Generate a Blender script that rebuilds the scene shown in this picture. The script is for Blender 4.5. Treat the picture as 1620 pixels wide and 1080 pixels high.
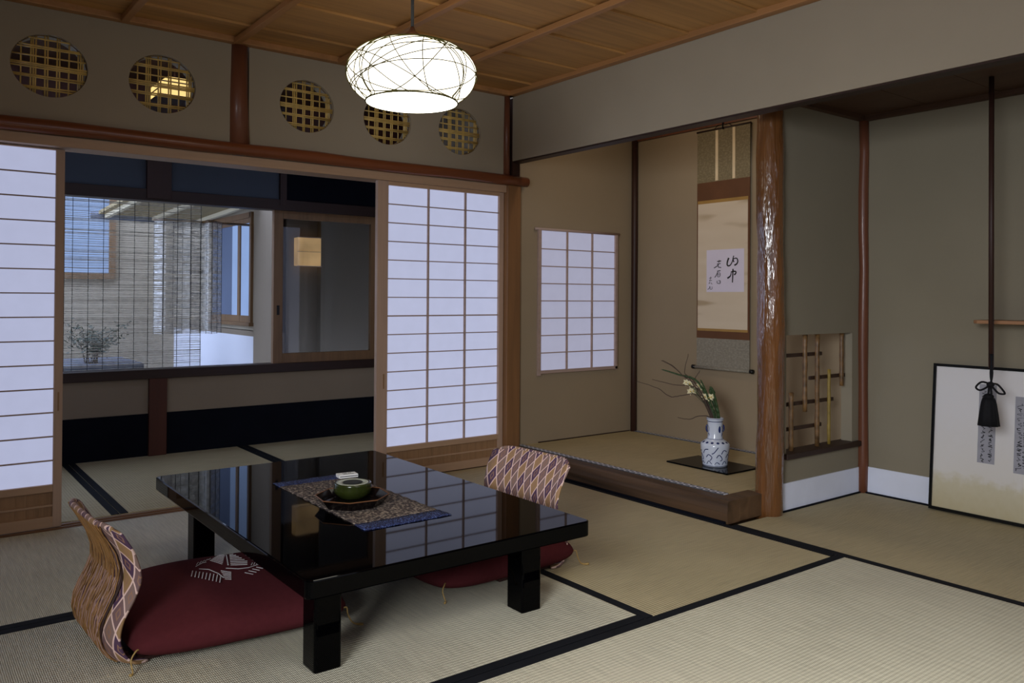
import bpy, bmesh, math, random
from mathutils import Vector, Matrix, Quaternion
random.seed(7)
PI = math.pi
for o in list(bpy.data.objects): bpy.data.objects.remove(o, do_unlink=True)
S = bpy.context.scene
COL = S.collection

# ------------------------------------------------------------ camera
F, YAW, PITCH, ROLL, CU, CV = 1292.0, 0.6511, 0.00772, 0.00623, 810.0, 460.0
CAM = Vector((0, 0, 1.0))
def _rot():
    cy, sy = math.cos(YAW), math.sin(YAW)
    A = Matrix(((cy, -sy, 0), (0, 0, -1), (sy, cy, 0)))
    cp, sp = math.cos(PITCH), math.sin(PITCH)
    P = Matrix(((1, 0, 0), (0, cp, sp), (0, -sp, cp)))
    cr, sr = math.cos(ROLL), math.sin(ROLL)
    Q = Matrix(((cr, -sr, 0), (sr, cr, 0), (0, 0, 1)))
    return Q @ P @ A
RC = _rot()
def at(u, v, axis, val):            # point where the sight line through a photo pixel meets a plane
    d = RC.transposed() @ Vector(((u - CU) / F, (v - CV) / F, 1.0))
    return CAM + d * ((val - CAM[axis]) / d[axis])
cd = bpy.data.cameras.new('camera')
cam = bpy.data.objects.new('camera', cd); COL.objects.link(cam)
cd.sensor_width = 36.0; cd.lens = F * 36.0 / 1620.0; cd.shift_y = (CV - 540.0) / 1620.0; cd.clip_start = 0.02
M = RC.transposed()
mw = Matrix(((M[0][0], -M[0][1], -M[0][2], 0), (M[1][0], -M[1][1], -M[1][2], 0), (M[2][0], -M[2][1], -M[2][2], 0), (0, 0, 0, 1)))
mw.translation = CAM
cam.matrix_world = mw
S.camera = cam
S.view_settings.view_transform = 'Standard'; S.view_settings.look = 'None'
S.view_settings.gamma = 1.0; S.view_settings.use_curve_mapping = False
S.view_settings.exposure = 0.0

# ------------------------------------------------------------ world and large lights
w = bpy.data.worlds.new('sky'); S.world = w; w.use_nodes = True
bg = w.node_tree.nodes['Background']; bg.inputs[0].default_value = (0.55, 0.68, 1.0, 1); bg.inputs[1].default_value = 4.4
def area(name, loc, target, sx, sy, power, color, spread=180):
    l = bpy.data.lights.new(name, 'AREA'); l.shape = 'RECTANGLE'; l.size = sx; l.size_y = sy; l.energy = power; l.color = color; l.spread = math.radians(spread)
    o = bpy.data.objects.new(name, l); COL.objects.link(o); o.location = loc
    o.rotation_euler = (Vector(target) - Vector(loc)).to_track_quat('-Z', 'Y').to_euler()
    return o
area('window_daylight_west', (-1.32, 0.15, 1.42), (2.3, 2.05, 0.2), 1.2, 1.0, 28, (0.92, 0.95, 1.0), 80)
area('south_fill_light', (1.6, -0.86, 1.45), (1.9, 3.0, 0.8), 1.6, 1.0, 3.5, (0.95, 0.96, 1.0))  # added fill from behind the camera, in an unseen south opening
area('overhead_fill_light', (1.25, 0.1, 1.92), (1.7, 0.75, 0), 0.5, 0.5, 7, (1.0, 0.98, 0.94), 84)  # added overhead fill to brighten the foreground mats; no fixture is built
area('alcove_strip_lamp', (3.14, 3.1, 2.16), (4.04, 3.1, 1.0), 0.9, 0.06, 2.7, (1.0, 0.78, 0.56))

# ------------------------------------------------------------ materials
def nt_new(name):
    m = bpy.data.materials.new(name); m.use_nodes = True
    nt = m.node_tree; b = nt.nodes['Principled BSDF']
    return m, nt, b
def N(nt, t, **kw):
    n = nt.nodes.new(t)
    for k, v in kw.items(): setattr(n, k, v)
    return n
def lin(c):
    return tuple(((x / 255) / 12.92 if x / 255 <= 0.04045 else ((x / 255 + 0.055) / 1.055) ** 2.4) for x in c)
def coords(nt, scale=(1, 1, 1), kind='Object', rot=(0, 0, 0)):
    tc = N(nt, 'ShaderNodeTexCoord'); mp = N(nt, 'ShaderNodeMapping')
    mp.inputs['Scale'].default_value = scale; mp.inputs['Rotation'].default_value = rot
    nt.links.new(tc.outputs[kind], mp.inputs[0]); return mp.outputs[0]
def bump(nt, b, h, strength, dist=0.002):
    bp = N(nt, 'ShaderNodeBump'); bp.inputs['Strength'].default_value = strength; bp.inputs['Distance'].default_value = dist
    nt.links.new(h, bp.inputs['Height']); nt.links.new(bp.outputs[0], b.inputs['Normal'])
def ramp(nt, fac, stops):
    r = N(nt, 'ShaderNodeValToRGB'); e = r.color_ramp.elements
    while len(e) < len(stops): e.new(0.5)
    for i, (p, c) in enumerate(stops): e[i].position = p; e[i].color = (*c, 1)
    nt.links.new(fac, r.inputs[0]); return r.outputs[0]
def shade(c, k): return tuple(min(1, x * k) for x in c)
def plain(name, c, rough=0.6, metal=0.0, var=0.12, scale=8.0, spec=0.5, bmp=0.0, coat=0.0):
    m, nt, b = nt_new(name)
    co = coords(nt, (scale,) * 3)
    n = N(nt, 'ShaderNodeTexNoise'); n.inputs['Scale'].default_value = 1.0; n.inputs['Detail'].default_value = 5; nt.links.new(co, n.inputs[0])
    nt.links.new(ramp(nt, n.outputs[0], [(0.3, shade(c, 1 - var)), (0.7, shade(c, 1 + var))]), b.inputs['Base Color'])
    b.inputs['Roughness'].default_value = rough; b.inputs['Metallic'].default_value = metal
    b.inputs['Specular IOR Level'].default_value = spec; b.inputs['Coat Weight'].default_value = coat
    if bmp: bump(nt, b, n.outputs[0], bmp)
    return m
def plaster(name, c, var=0.06):
    m, nt, b = nt_new(name)
    co = coords(nt, (1, 1, 1))
    n = N(nt, 'ShaderNodeTexNoise'); n.inputs['Scale'].default_value = 1.6; n.inputs['Detail'].default_value = 3; nt.links.new(co, n.inputs[0])
    g = N(nt, 'ShaderNodeTexNoise'); g.inputs['Scale'].default_value = 260; g.inputs['Detail'].default_value = 4; nt.links.new(co, g.inputs[0])
    nt.links.new(ramp(nt, n.outputs[0], [(0.3, shade(c, 1 - var)), (0.7, shade(c, 1 + var))]), b.inputs['Base Color'])
    b.inputs['Roughness'].default_value = 0.9; b.inputs['Specular IOR Level'].default_value = 0.2
    bump(nt, b, g.outputs[0], 0.25, 0.001)
    return m
def wood(name, c, axis=0, rough=0.45, contrast=0.35, fine=45.0, coat=0.0, spec=0.4):
    m, nt, b = nt_new(name)
    sc = [fine, fine, fine]; sc[axis] = fine / 18
    n = N(nt, 'ShaderNodeTexNoise'); n.inputs['Scale'].default_value = 1; n.inputs['Detail'].default_value = 6; n.inputs['Distortion'].default_value = 0.6
    nt.links.new(coords(nt, sc), n.inputs[0])
    sc2 = [5, 5, 5]; sc2[axis] = 0.7
    n2 = N(nt, 'ShaderNodeTexNoise'); n2.inputs['Scale'].default_value = 1; n2.inputs['Detail'].default_value = 2; nt.links.new(coords(nt, sc2), n2.inputs[0])
    mx = N(nt, 'ShaderNodeMath', operation='MULTIPLY_ADD'); mx.inputs[1].default_value = 0.5
    nt.links.new(n2.outputs[0], mx.inputs[0])
    h = N(nt, 'ShaderNodeMath', operation='MULTIPLY'); h.inputs[1].default_value = 0.5; nt.links.new(n.outputs[0], h.inputs[0]); nt.links.new(h.outputs[0], mx.inputs[2])
    nt.links.new(ramp(nt, mx.outputs[0], [(0.32, shade(c, 1 - contrast)), (0.5, c), (0.68, shade(c, 1 + contrast * .7))]), b.inputs['Base Color'])
    b.inputs['Roughness'].default_value = rough; b.inputs['Coat Weight'].default_value = coat; b.inputs['Specular IOR Level'].default_value = spec
    b.inputs['Coat Roughness'].default_value = 0.12
    bump(nt, b, n.outputs[0], 0.12, 0.001)
    return m
def emit(name, c, strength, tex=0.0, tscale=20, base=None):
    m, nt, b = nt_new(name)
    b.inputs['Base Color'].default_value = (*(base or c), 1); b.inputs['Roughness'].default_value = 0.8
    b.inputs['Emission Strength'].default_value = strength
    n = N(nt, 'ShaderNodeTexNoise'); n.inputs['Scale'].default_value = 1; n.inputs['Detail'].default_value = 6
    nt.links.new(coords(nt, (tscale,) * 3), n.inputs[0])
    nt.links.new(ramp(nt, n.outputs[0], [(0.3, shade(c, 1 - tex)), (0.7, c)]), b.inputs['Emission Color'])
    return m
def tatami_mat(name, c, along='x', k=1.0):       # rush rows run across the mat, ribs 15 mm apart
    m, nt, b = nt_new(name)
    co = coords(nt, (1, 1, 1))
    wv = N(nt, 'ShaderNodeTexWave', wave_type='BANDS', bands_direction='Y' if along == 'x' else 'X')
    wv.inputs['Scale'].default_value = 24 * k; wv.inputs['Distortion'].default_value = 0.25; wv.inputs['Detail'].default_value = 1; nt.links.new(co, wv.inputs[0])
    w2 = N(nt, 'ShaderNodeTexWave', wave_type='BANDS', bands_direction='X' if along == 'x' else 'Y')
    w2.inputs['Scale'].default_value = 62; w2.inputs['Distortion'].default_value = 1.0; w2.inputs['Detail'].default_value = 2; nt.links.new(co, w2.inputs[0])
    sc = (7, 190, 1) if along == 'y' else (190, 7, 1)
    n = N(nt, 'ShaderNodeTexNoise'); n.inputs['Scale'].default_value = 1; n.inputs['Detail'].default_value = 4; nt.links.new(coords(nt, sc), n.inputs[0])
    n2 = N(nt, 'ShaderNodeTexNoise'); n2.inputs['Scale'].default_value = 2.2; n2.inputs['Detail'].default_value = 3; nt.links.new(co, n2.inputs[0])
    a = N(nt, 'ShaderNodeMath', operation='MULTIPLY_ADD'); a.inputs[1].default_value = 0.16; nt.links.new(wv.outputs[1], a.inputs[0]); nt.links.new(n.outputs[0], a.inputs[2])
    a2 = N(nt, 'ShaderNodeMath', operation='MULTIPLY_ADD'); a2.inputs[1].default_value = 0.5; nt.links.new(n2.outputs[0], a2.inputs[0]); nt.links.new(a.outputs[0], a2.inputs[2])
    nt.links.new(ramp(nt, a2.outputs[0], [(0.55, shade(c, 0.80)), (0.85, c), (1.15, shade(c, 1.1))]), b.inputs['Base Color'])
    s = N(nt, 'ShaderNodeMath', operation='ADD'); nt.links.new(wv.outputs[1], s.inputs[0]); nt.links.new(w2.outputs[1], s.inputs[1])
    bump(nt, b, s.outputs[0], 0.8, 0.0016)
    b.inputs['Roughness'].default_value = 0.62; b.inputs['Specular IOR Level'].default_value = 0.3
    return m
def harlequin(name):                              # woven diamonds, by UV
    m, nt, b = nt_new(name)
    uv = N(nt, 'ShaderNodeUVMap'); sp = N(nt, 'ShaderNodeSeparateXYZ'); nt.links.new(uv.outputs[0], sp.inputs[0])
    def mth(op, x, y=None):
        n = N(nt, 'ShaderNodeMath', operation=op)
        for i, q in enumerate((x, y)):
            if q is None: continue
            if isinstance(q, (int, float)): n.inputs[i].default_value = q
            else: nt.links.new(q, n.inputs[i])
        return n.outputs[0]
    U = mth('MULTIPLY', sp.outputs[0], 11.0); V = mth('MULTIPLY', sp.outputs[1], 1.0)
    A = mth('ADD', U, mth('MULTIPLY', V, 0.35)); B = mth('SUBTRACT', mth('ADD', U, 100), V)
    fa, fb = mth('FRACT', A), mth('FRACT', B)
    la = mth('MAXIMUM', mth('LESS_THAN', fa, 0.11), mth('LESS_THAN', fb, 0.11))
    idx = mth('FRACT', mth('DIVIDE', mth('ADD', mth('MULTIPLY', mth('FLOOR', A), 1), mth('MULTIPLY', mth('FLOOR', B), 2)), 4.0))
    r = N(nt, 'ShaderNodeValToRGB'); r.color_ramp.interpolation = 'CONSTANT'; e = r.color_ramp.elements
    cs = [(0, lin((80, 54, 80))), (0.2, lin((132, 106, 98))), (0.45, lin((156, 122, 82))), (0.7, lin((118, 90, 90)))]
    while len(e) < 4: e.new(0.5)
    for i, (p, c) in enumerate(cs): e[i].position = p; e[i].color = (*c, 1)
    nt.links.new(idx, r.inputs[0])
    # small inner diamond
    ca = mth('ABSOLUTE', mth('SUBTRACT', fa, 0.55)); cb = mth('ABSOLUTE', mth('SUBTRACT', fb, 0.55)); mxm = mth('MAXIMUM', ca, cb)
    ring = mth('MULTIPLY', mth('GREATER_THAN', mxm, 0.12), mth('LESS_THAN', mxm, 0.2))
    m1 = N(nt, 'ShaderNodeMix', data_type='RGBA'); nt.links.new(ring, m1.inputs[0]); nt.links.new(r.outputs[0], m1.inputs[6]); m1.inputs[7].default_value = (*lin((150, 112, 88)), 1)
    m2 = N(nt, 'ShaderNodeMix', data_type='RGBA'); nt.links.new(la, m2.inputs[0]); nt.links.new(m1.outputs[2], m2.inputs[6]); m2.inputs[7].default_value = (*lin((228, 196, 184)), 1)
    nt.links.new(m2.outputs[2], b.inputs['Base Color']); b.inputs['Roughness'].default_value = 0.7
    return m
def rings(name, axis='y', pitch=0.026):          # ringed crest pattern on the alcove's edging cloth
    m, nt, b = nt_new(name)
    tc = N(nt, 'ShaderNodeUVMap'); sp = N(nt, 'ShaderNodeSeparateXYZ'); nt.links.new(tc.outputs[0], sp.inputs[0])
    def mth(op, x, y=None):
        n = N(nt, 'ShaderNodeMath', operation=op)
        for i, q in enumerate((x, y)):
            if q is None: continue
            if isinstance(q, (int, float)): n.inputs[i].default_value = q
            else: nt.links.new(q, n.inputs[i])
        return n.outputs[0]
    u = mth('SUBTRACT', mth('FRACT', mth('MULTIPLY', sp.outputs[0], 1.0)), 0.5); v = mth('SUBTRACT', sp.outputs[1], 0.5)
    r = mth('SQRT', mth('ADD', mth('MULTIPLY', u, u), mth('MULTIPLY', v, v)))
    k = mth('MULTIPLY', mth('GREATER_THAN', r, 0.2), mth('LESS_THAN', r, 0.44))
    m2 = N(nt, 'ShaderNodeMix', data_type='RGBA'); nt.links.new(k, m2.inputs[0]); m2.inputs[6].default_value = (*lin((78, 84, 92)), 1); m2.inputs[7].default_value = (*lin((205, 205, 215)), 1)
    nt.links.new(m2.outputs[2], b.inputs['Base Color']); b.inputs['Roughness'].default_value = 0.8
    return m
def speckle(name, c1, c2, c3, scale=180, rough=0.9):
    m, nt, b = nt_new(name)
    v = N(nt, 'ShaderNodeTexNoise'); v.inputs['Scale'].default_value = 1; v.inputs['Detail'].default_value = 3; nt.links.new(coords(nt, (scale, scale * .6, scale)), v.inputs[0])
    nt.links.new(ramp(nt, v.outputs[0], [(0.36, c1), (0.52, c2), (0.64, c3)]), b.inputs['Base Color'])
    b.inputs['Roughness'].default_value = rough; bump(nt, b, v.outputs[0], 0.8, 0.003)
    return m

EAVEW = wood('eave_board_wood', lin((150, 132, 92)), 1, 0.7, 0.2)
RAFT = wood('weathered_rafter_wood', lin((205, 192, 160)), 1, 0.7, 0.15)
WALL = plaster('wall_plaster', lin((160, 149, 130)))
WALLD = plaster('alcove_plaster', lin((142, 134, 116)))
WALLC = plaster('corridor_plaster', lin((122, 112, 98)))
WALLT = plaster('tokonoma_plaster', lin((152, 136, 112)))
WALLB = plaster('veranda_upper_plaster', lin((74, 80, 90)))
WALLV = plaster('veranda_plaster', lin((140, 126, 108)))
WALLG = plaster('garden_plaster', lin((164, 152, 132)))
WHITEW = plaster('white_lower_plaster', lin((225, 225, 232)), 0.03)
OPENW = wood('pale_cypress', lin((178, 150, 130)), 2, 0.5, 0.12)
PALEX = wood('pale_cypress_rail', lin((180, 148, 120)), 0, 0.5, 0.12)
BOARD = wood('cypress_board', lin((150, 116, 84)), 2, 0.5, 0.3, 60)
POSTW = wood('amber_post_wood', lin((128, 92, 60)), 2, 0.35, 0.3, 35, 0.15)
NAG = wood('redbrown_rail_wood', lin((120, 66, 38)), 0, 0.35, 0.3, 30, 0.25)
REDV = wood('redbrown_post_wood', lin((110, 66, 46)), 2, 0.4, 0.3, 30, 0.15)
DARKV = wood('dark_post_wood', lin((54, 32, 25)), 2, 0.5, 0.3)
DARKX = wood('dark_rail_wood', lin((46, 28, 21)), 0, 0.5, 0.3)
VPOST = wood('veranda_post_wood', lin((76, 38, 24)), 2, 0.5, 0.2)
SHIKI = wood('threshold_wood', lin((120, 88, 62)), 0, 0.45, 0.35, 60)
LOG = wood('polished_log', lin((114, 73, 39)), 2, 0.22, 0.5, 22, 1.0)
CEIL = wood('ceiling_board_wood', lin((190, 142, 84)), 0, 0.6, 0.3, 26)
CEILB = wood('ceiling_batten_wood', lin((172, 124, 78)), 1, 0.5, 0.2, 30)
CEILD = wood('alcove_ceiling_wood', lin((80, 56, 40)), 1, 0.6, 0.3, 26)
KAMA = wood('rough_dark_sill_wood', lin((84, 62, 42)), 1, 0.5, 0.8, 16)
WINW = wood('window_frame_wood', lin((122, 92, 62)), 2, 0.45, 0.25)
SHELFW = wood('shelf_wood', lin((165, 122, 88)), 1, 0.45, 0.25)
PAPER = emit('backlit_paper', lin((198, 205, 240)), 0.70, 0.05, 14, base=(0.25, 0.25, 0.26))
PAPER2 = emit('small_backlit_paper', lin((190, 192, 222)), 0.58, 0.05, 14, base=(0.22, 0.22, 0.22))
MUN = wood('muntin_wood', lin((172, 150, 140)), 0, 0.6, 0.15)
TATX = tatami_mat('tatami_lengthwise', lin((204, 199, 177)), 'x')
TATY = tatami_mat('tatami_crosswise', lin((190, 176, 140)), 'y')
TATA = tatami_mat('alcove_tatami', lin((190, 172, 130)), 'y', 2)
HERI = plain('black_edging_cloth', (0.006, 0.007, 0.010), 0.85, var=0.2, spec=0.2)
RING = rings('crest_edging_cloth')
LACQ = plain('black_lacquer', (0.0006, 0.0006, 0.0009), 0.03, var=0.1, spec=0.5)
LACQ.node_tree.nodes['Principled BSDF'].inputs['IOR'].default_value = 1.17
LACQB = plain('black_lacquer_frame', (0.004, 0.005, 0.006), 0.25, spec=0.4)
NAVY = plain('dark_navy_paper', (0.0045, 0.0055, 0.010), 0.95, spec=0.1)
KOSHI = plain('pale_blue_paper', lin((226, 232, 250)), 0.85, var=0.03)
MAROON = plain('maroon_cotton', lin((84, 36, 40)), 0.95, var=0.06, scale=60, spec=0.1)
THREAD = plain('white_embroidery', lin((220, 215, 215)), 0.7)
GOLDC = plain('gold_cord', lin((170, 140, 80)), 0.6)
DIAM = harlequin('harlequin_weave')
STRAND = plain('rattan_strand', lin((146, 106, 60)), 0.5, var=0.25, scale=30)
STRAND2 = plain('pink_strand', lin((176, 140, 128)), 0.6)
SEATW = wood('zaisu_seat_wood', lin((52, 28, 22)), 0, 0.6)
RUNT = speckle('woven_runner_cloth', lin((36, 28, 30)), lin((88, 76, 70)), lin((160, 146, 130)), 150)
RUNB = speckle('blue_runner_cloth', lin((3, 6, 36)), lin((9, 20, 72)), lin((90, 112, 170)), 260)
TRAY = plain('dark_brown_lacquer', lin((16, 10, 10)), 0.2, spec=0.3)
TRAYR = plain('worn_rim_lacquer', lin((120, 80, 52)), 0.35)
GREEN = plain('olive_glaze', lin((46, 54, 20)), 0.2, var=0.3, scale=25, coat=0.3)
PALEG = plain('pale_glaze', lin((190, 196, 180)), 0.25)
ASH = plain('dark_ash', lin((40, 42, 44)), 0.9)
WHITE = plain('white_card', lin((240, 240, 238)), 0.6, var=0.02)
INK = plain('black_ink', (0.008, 0.008, 0.010), 0.7, var=0.1)
BAMBOO = plain('golden_bamboo', lin((214, 182, 104)), 0.4, var=0.25, scale=20)
BAMB2 = plain('mottled_bamboo', lin((108, 80, 48)), 0.4, var=0.6, scale=28)
BAMBY = plain('yellow_bamboo', lin((140, 118, 52)), 0.4, var=0.2, scale=28)
SLATD = plain('smoked_bamboo', lin((58, 38, 26)), 0.6)
REED = plain('pale_reed', lin((226, 222, 206)), 0.6, var=0.3, scale=25)
REED2 = plain('grey_reed', lin((214, 210, 204)), 0.6, var=0.35, scale=40)
STRING = plain('black_string', (0.01, 0.012, 0.014), 0.8)
METAL = plain('bronze_metal', lin((110, 78, 62)), 0.4, 0.6)
SHADE = emit('glowing_lamp_shade', (1.0, 0.93, 0.76), 2.7, 0.12, 10)
SHADEB = emit('glowing_lamp_diffuser', (1.0, 0.95, 0.80), 7.0, 0.02, 10)
TWINE = plain('shade_twine', lin((70, 66, 34)), 0.9, spec=0.1)
LANT = emit('amber_lantern_paper', lin((235, 190, 130)), 0.42, 0.5, 9)
LANT2 = emit('ceiling_lantern_paper', lin((255, 214, 130)), 1.1, 0.2, 5)
SKYG = emit('sky_lit_glass', lin((150, 180, 235)), 0.75, 0.15, 3, base=(0.05, 0.06, 0.08))
SKYD = emit('dim_sky_lit_glass', lin((78, 96, 140)), 0.6, 0.2, 3, base=(0.05, 0.06, 0.08))
LEAF = plain('shrub_leaf', lin((38, 54, 34)), 0.5, var=0.4, scale=30)
STEM = plain('shrub_stem', lin((62, 50, 38)), 0.8)
NLEAF = plain('narcissus_leaf', lin((54, 78, 44)), 0.5)
TWIG = plain('grey_brown_twig', lin((78, 62, 54)), 0.8)
PETAL = plain('cream_petal', lin((235, 225, 185)), 0.6, var=0.03)
YEL = plain('yellow_crown', lin((222, 190, 80)), 0.6)
TASS = plain('black_silk_cord', (0.008, 0.008, 0.010), 0.75, var=0.3, scale=200, spec=0.2)
STONE = plain('dark_stone', lin((88, 92, 104)), 0.8, var=0.3, scale=12, bmp=0.5)
SILK = speckle('grey_green_damask', lin((116, 104, 76)), lin((124, 112, 84)), lin((138, 126, 96)), 110, 0.7)
SILKL = speckle('grey_damask', lin((130, 124, 110)), lin((138, 132, 118)), lin((148, 142, 128)), 110, 0.7)
BROWNS = plain('brown_silk', lin((98, 62, 34)), 0.7)
GOLDS = plain('gold_silk', lin((164, 128, 66)), 0.6)
IVORY = plain('ivory_strip', lin((225, 205, 168)), 0.7)
SHIK = plain('white_poem_card', lin((222, 216, 234)), 0.8, var=0.02)
SLIP = plain('grey_poem_slip', lin((160, 160, 170)), 0.8, var=0.08, scale=20)
SOIL = plain('garden_soil', lin((92, 90, 80)), 0.95, var=0.3)

def scroll_paper():
    m, nt, b = nt_new('cloudy_cream_paper')
    n = N(nt, 'ShaderNodeTexNoise'); n.inputs['Scale'].default_value = 1; n.inputs['Detail'].default_value = 1
    nt.links.new(coords(nt, (2, 2.2, 13)), n.inputs[0])
    nt.links.new(ramp(nt, n.outputs[0], [(0.30, lin((178, 158, 128))), (0.42, lin((212, 196, 172))), (1, lin((222, 208, 186)))]), b.inputs['Base Color'])
    b.inputs['Roughness'].default_value = 0.8
    return m
CREAM = scroll_paper()
def screen_paper():
    m, nt, b = nt_new('gold_dusted_paper')
    tc = N(nt, 'ShaderNodeTexCoord'); sp = N(nt, 'ShaderNodeSeparateXYZ'); nt.links.new(tc.outputs['Object'], sp.inputs[0])
    n = N(nt, 'ShaderNodeTexNoise'); n.inputs['Scale'].default_value = 26; n.inputs['Detail'].default_value = 6; nt.links.new(tc.outputs['Object'], n.inputs[0])
    a = N(nt, 'ShaderNodeMath', operation='MULTIPLY_ADD'); a.inputs[1].default_value = 0.10; nt.links.new(n.outputs[0], a.inputs[0]); nt.links.new(sp.outputs[2], a.inputs[2])
    nt.links.new(ramp(nt, a.outputs[0], [(0.05, lin((190, 178, 142))), (0.19, lin((206, 198, 172))), (0.24, lin((222, 218, 212))), (0.5, lin((228, 226, 228)))]), b.inputs['Base Color'])
    b.inputs['Roughness'].default_value = 0.6
    return m
GDUST = screen_paper()
def glass():
    m, nt, b = nt_new('clear_glass')
    b.inputs['Base Color'].default_value = (0.9, 0.93, 0.95, 1); b.inputs['Roughness'].default_value = 0.0
    b.inputs['Transmission Weight'].default_value = 1.0; b.inputs['IOR'].default_value = 1.45
    return m
GLASS = glass()
def porcelain():
    m, nt, b = nt_new('blue_and_white_porcelain')
    b.inputs['Base Color'].default_value = (*lin((212, 220, 236)), 1)
    b.inputs['Roughness'].default_value = 0.15; b.inputs['Coat Weight'].default_value = 0.4
    return m
PORC = porcelain()
COBALT = plain('cobalt_glaze', lin((34, 48, 104)), 0.2, var=0.3, scale=60)

# ------------------------------------------------------------ mesh helpers
class MB:
    def __init__(s): s.v = []; s.f = []; s.uv = None; s.mi = []
    def quad(s, *p):
        i = len(s.v); s.v += [tuple(q) for q in p]; s.f.append(tuple(range(i, i + len(p))))
    def box(s, x0, y0, z0, x1, y1, z1):
        i = len(s.v)
        s.v += [(x, y, z) for z in (z0, z1) for y in (y0, y1) for x in (x0, x1)]
        for f in ((0, 2, 3, 1), (4, 5, 7, 6), (0, 1, 5, 4), (2, 6, 7, 3), (0, 4, 6, 2), (1, 3, 7, 5)): s.f.append(tuple(i + k for k in f))
        return s
    def tube(s, pts, r, n=8, cap=True):
        pts = [Vector(p) for p in pts]; rr = r if isinstance(r, (list, tuple)) else [r] * len(pts)
        i0 = len(s.v); t0 = (pts[1] - pts[0]).normalized()
        a = t0.orthogonal().normalized()
        for k, p in enumerate(pts):
            t = (pts[min(k + 1, len(pts) - 1)] - pts[max(k - 1, 0)])
            t = t.normalized() if t.length > 1e-9 else t0
            a = (a - t * a.dot(t)); a = a.normalized() if a.length > 1e-6 else t.orthogonal().normalized()
            b = t.cross(a)
            for j in range(n):
                q = p + (a * math.cos(2 * PI * j / n) + b * math.sin(2 * PI * j / n)) * rr[k]; s.v.append(tuple(q))
        for k in range(len(pts) - 1):
            for j in range(n):
                A = i0 + k * n; s.f.append((A + j, A + (j + 1) % n, A + n + (j + 1) % n, A + n + j))
        if cap:
            s.f.append(tuple(i0 + j for j in reversed(range(n)))); L = i0 + (len(pts) - 1) * n; s.f.append(tuple(L + j for j in range(n)))
        return s
    def lathe(s, prof, c, n=40, cap=True):
        i0 = len(s.v)
        for r, z in prof:
            for j in range(n): s.v.append((c[0] + r * math.cos(2 * PI * j / n), c[1] + r * math.sin(2 * PI * j / n), c[2] + z))
        for k in range(len(prof) - 1):
            for j in range(n):
                A = i0 + k * n; s.f.append((A + j, A + (j + 1) % n, A + n + (j + 1) % n, A + n + j))
        if cap:
            s.f.append(tuple(i0 + j for j in reversed(range(n)))); L = i0 + (len(prof) - 1) * n; s.f.append(tuple(L + j for j in range(n)))
        return s
    def prism(s, poly, d):       # closed outline pushed along d
        d = Vector(d); n = len(poly); i = len(s.v)
        s.v += [tuple(p) for p in poly] + [tuple(Vector(p) + d) for p in poly]
        s.f.append(tuple(i + k for k in range(n))); s.f.append(tuple(i + n + k for k in reversed(range(n))))
        for k in range(n): s.f.append((i + k, i + n + k, i + n + (k + 1) % n, i + (k + 1) % n))
        return s
    def sphere(s, c, rx, ry=None, rz=None, n=12, m=8):
        ry = ry or rx; rz = rz or rx
        i0 = len(s.v)
        for a in range(1, m):
            th = PI * a / m
            for j in range(n): s.v.append((c[0] + rx * math.sin(th) * math.cos(2 * PI * j / n), c[1] + ry * math.sin(th) * math.sin(2 * PI * j / n), c[2] - rz * math.cos(th)))
        lo = len(s.v); s.v.append((c[0], c[1], c[2] - rz)); s.v.append((c[0], c[1], c[2] + rz))
        for a in range(m - 2):
            for j in range(n):
                A = i0 + a * n; s.f.append((A + j, A + (j + 1) % n, A + n + (j + 1) % n, A + n + j))
        for j in range(n):
            s.f.append((lo, i0 + (j + 1) % n, i0 + j)); L = i0 + (m - 2) * n; s.f.append((lo + 1, L + j, L + (j + 1) % n))
        return s
    def ribbon(s, pts, w, nrm, th=0.0008):        # flat brush stroke lying on a surface, with thickness
        pts = [Vector(p) for p in pts]; nrm = Vector(nrm).normalized()
        ww = w if isinstance(w, (list, tuple)) else [w] * len(pts)
        L, R = [], []
        for k, p in enumerate(pts):
            t = (pts[min(k + 1, len(pts) - 1)] - pts[max(k - 1, 0)])
            if t.length < 1e-9: t = Vector((1, 0, 0))
            sd = nrm.cross(t.normalized()).normalized() * ww[k] / 2
            L.append(p + sd); R.append(p - sd)
        for k in range(len(pts) - 1):
            i = len(s.v); q = [L[k], L[k + 1], R[k + 1], R[k]]
            s.v += [tuple(x) for x in q] + [tuple(x + nrm * th) for x in q]
            for f in ((0, 1, 2, 3), (7, 6, 5, 4), (0, 4, 5, 1), (1, 5, 6, 2), (2, 6, 7, 3), (3, 7, 4, 0)): s.f.append(tuple(i + e for e in f))
        return s
def build(name, mb, mat, parent=None, smooth=False, bevel=0.0, loc=(0, 0, 0), local=False):
    me = bpy.data.meshes.new(name); off = Vector(loc)
    if parent is not None and not local:
        p = parent; off = Vector((0, 0, 0))
        while p is not None: off += p.location; p = p.parent
    me.from_pydata([tuple(Vector(v) - off) for v in mb.v], [], mb.f)
    bm = bmesh.new(); bm.from_mesh(me); bmesh.ops.recalc_face_normals(bm, faces=bm.faces); bm.to_mesh(me); bm.free()
    if mb.uv:
        l = me.uv_layers.new(name='UVMap')
        for lp in me.loops: l.data[lp.index].uv = mb.uv[lp.vertex_index]
    me.materials.append(mat)
    if smooth:
        for p in me.polygons: p.use_smooth = True
    o = bpy.data.objects.new(name, me); COL.objects.link(o)
    if parent is not None: o.parent = parent
    elif not local: o.location = off
    if bevel:
        md = o.modifiers.new('bevel', 'BEVEL'); md.width = bevel; md.segments = 2; md.limit_method = 'ANGLE'
    return o
def tag(o, label, cat, group=None):
    o['label'] = label; o['category'] = cat
    if group: o['group'] = group
    return o
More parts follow.
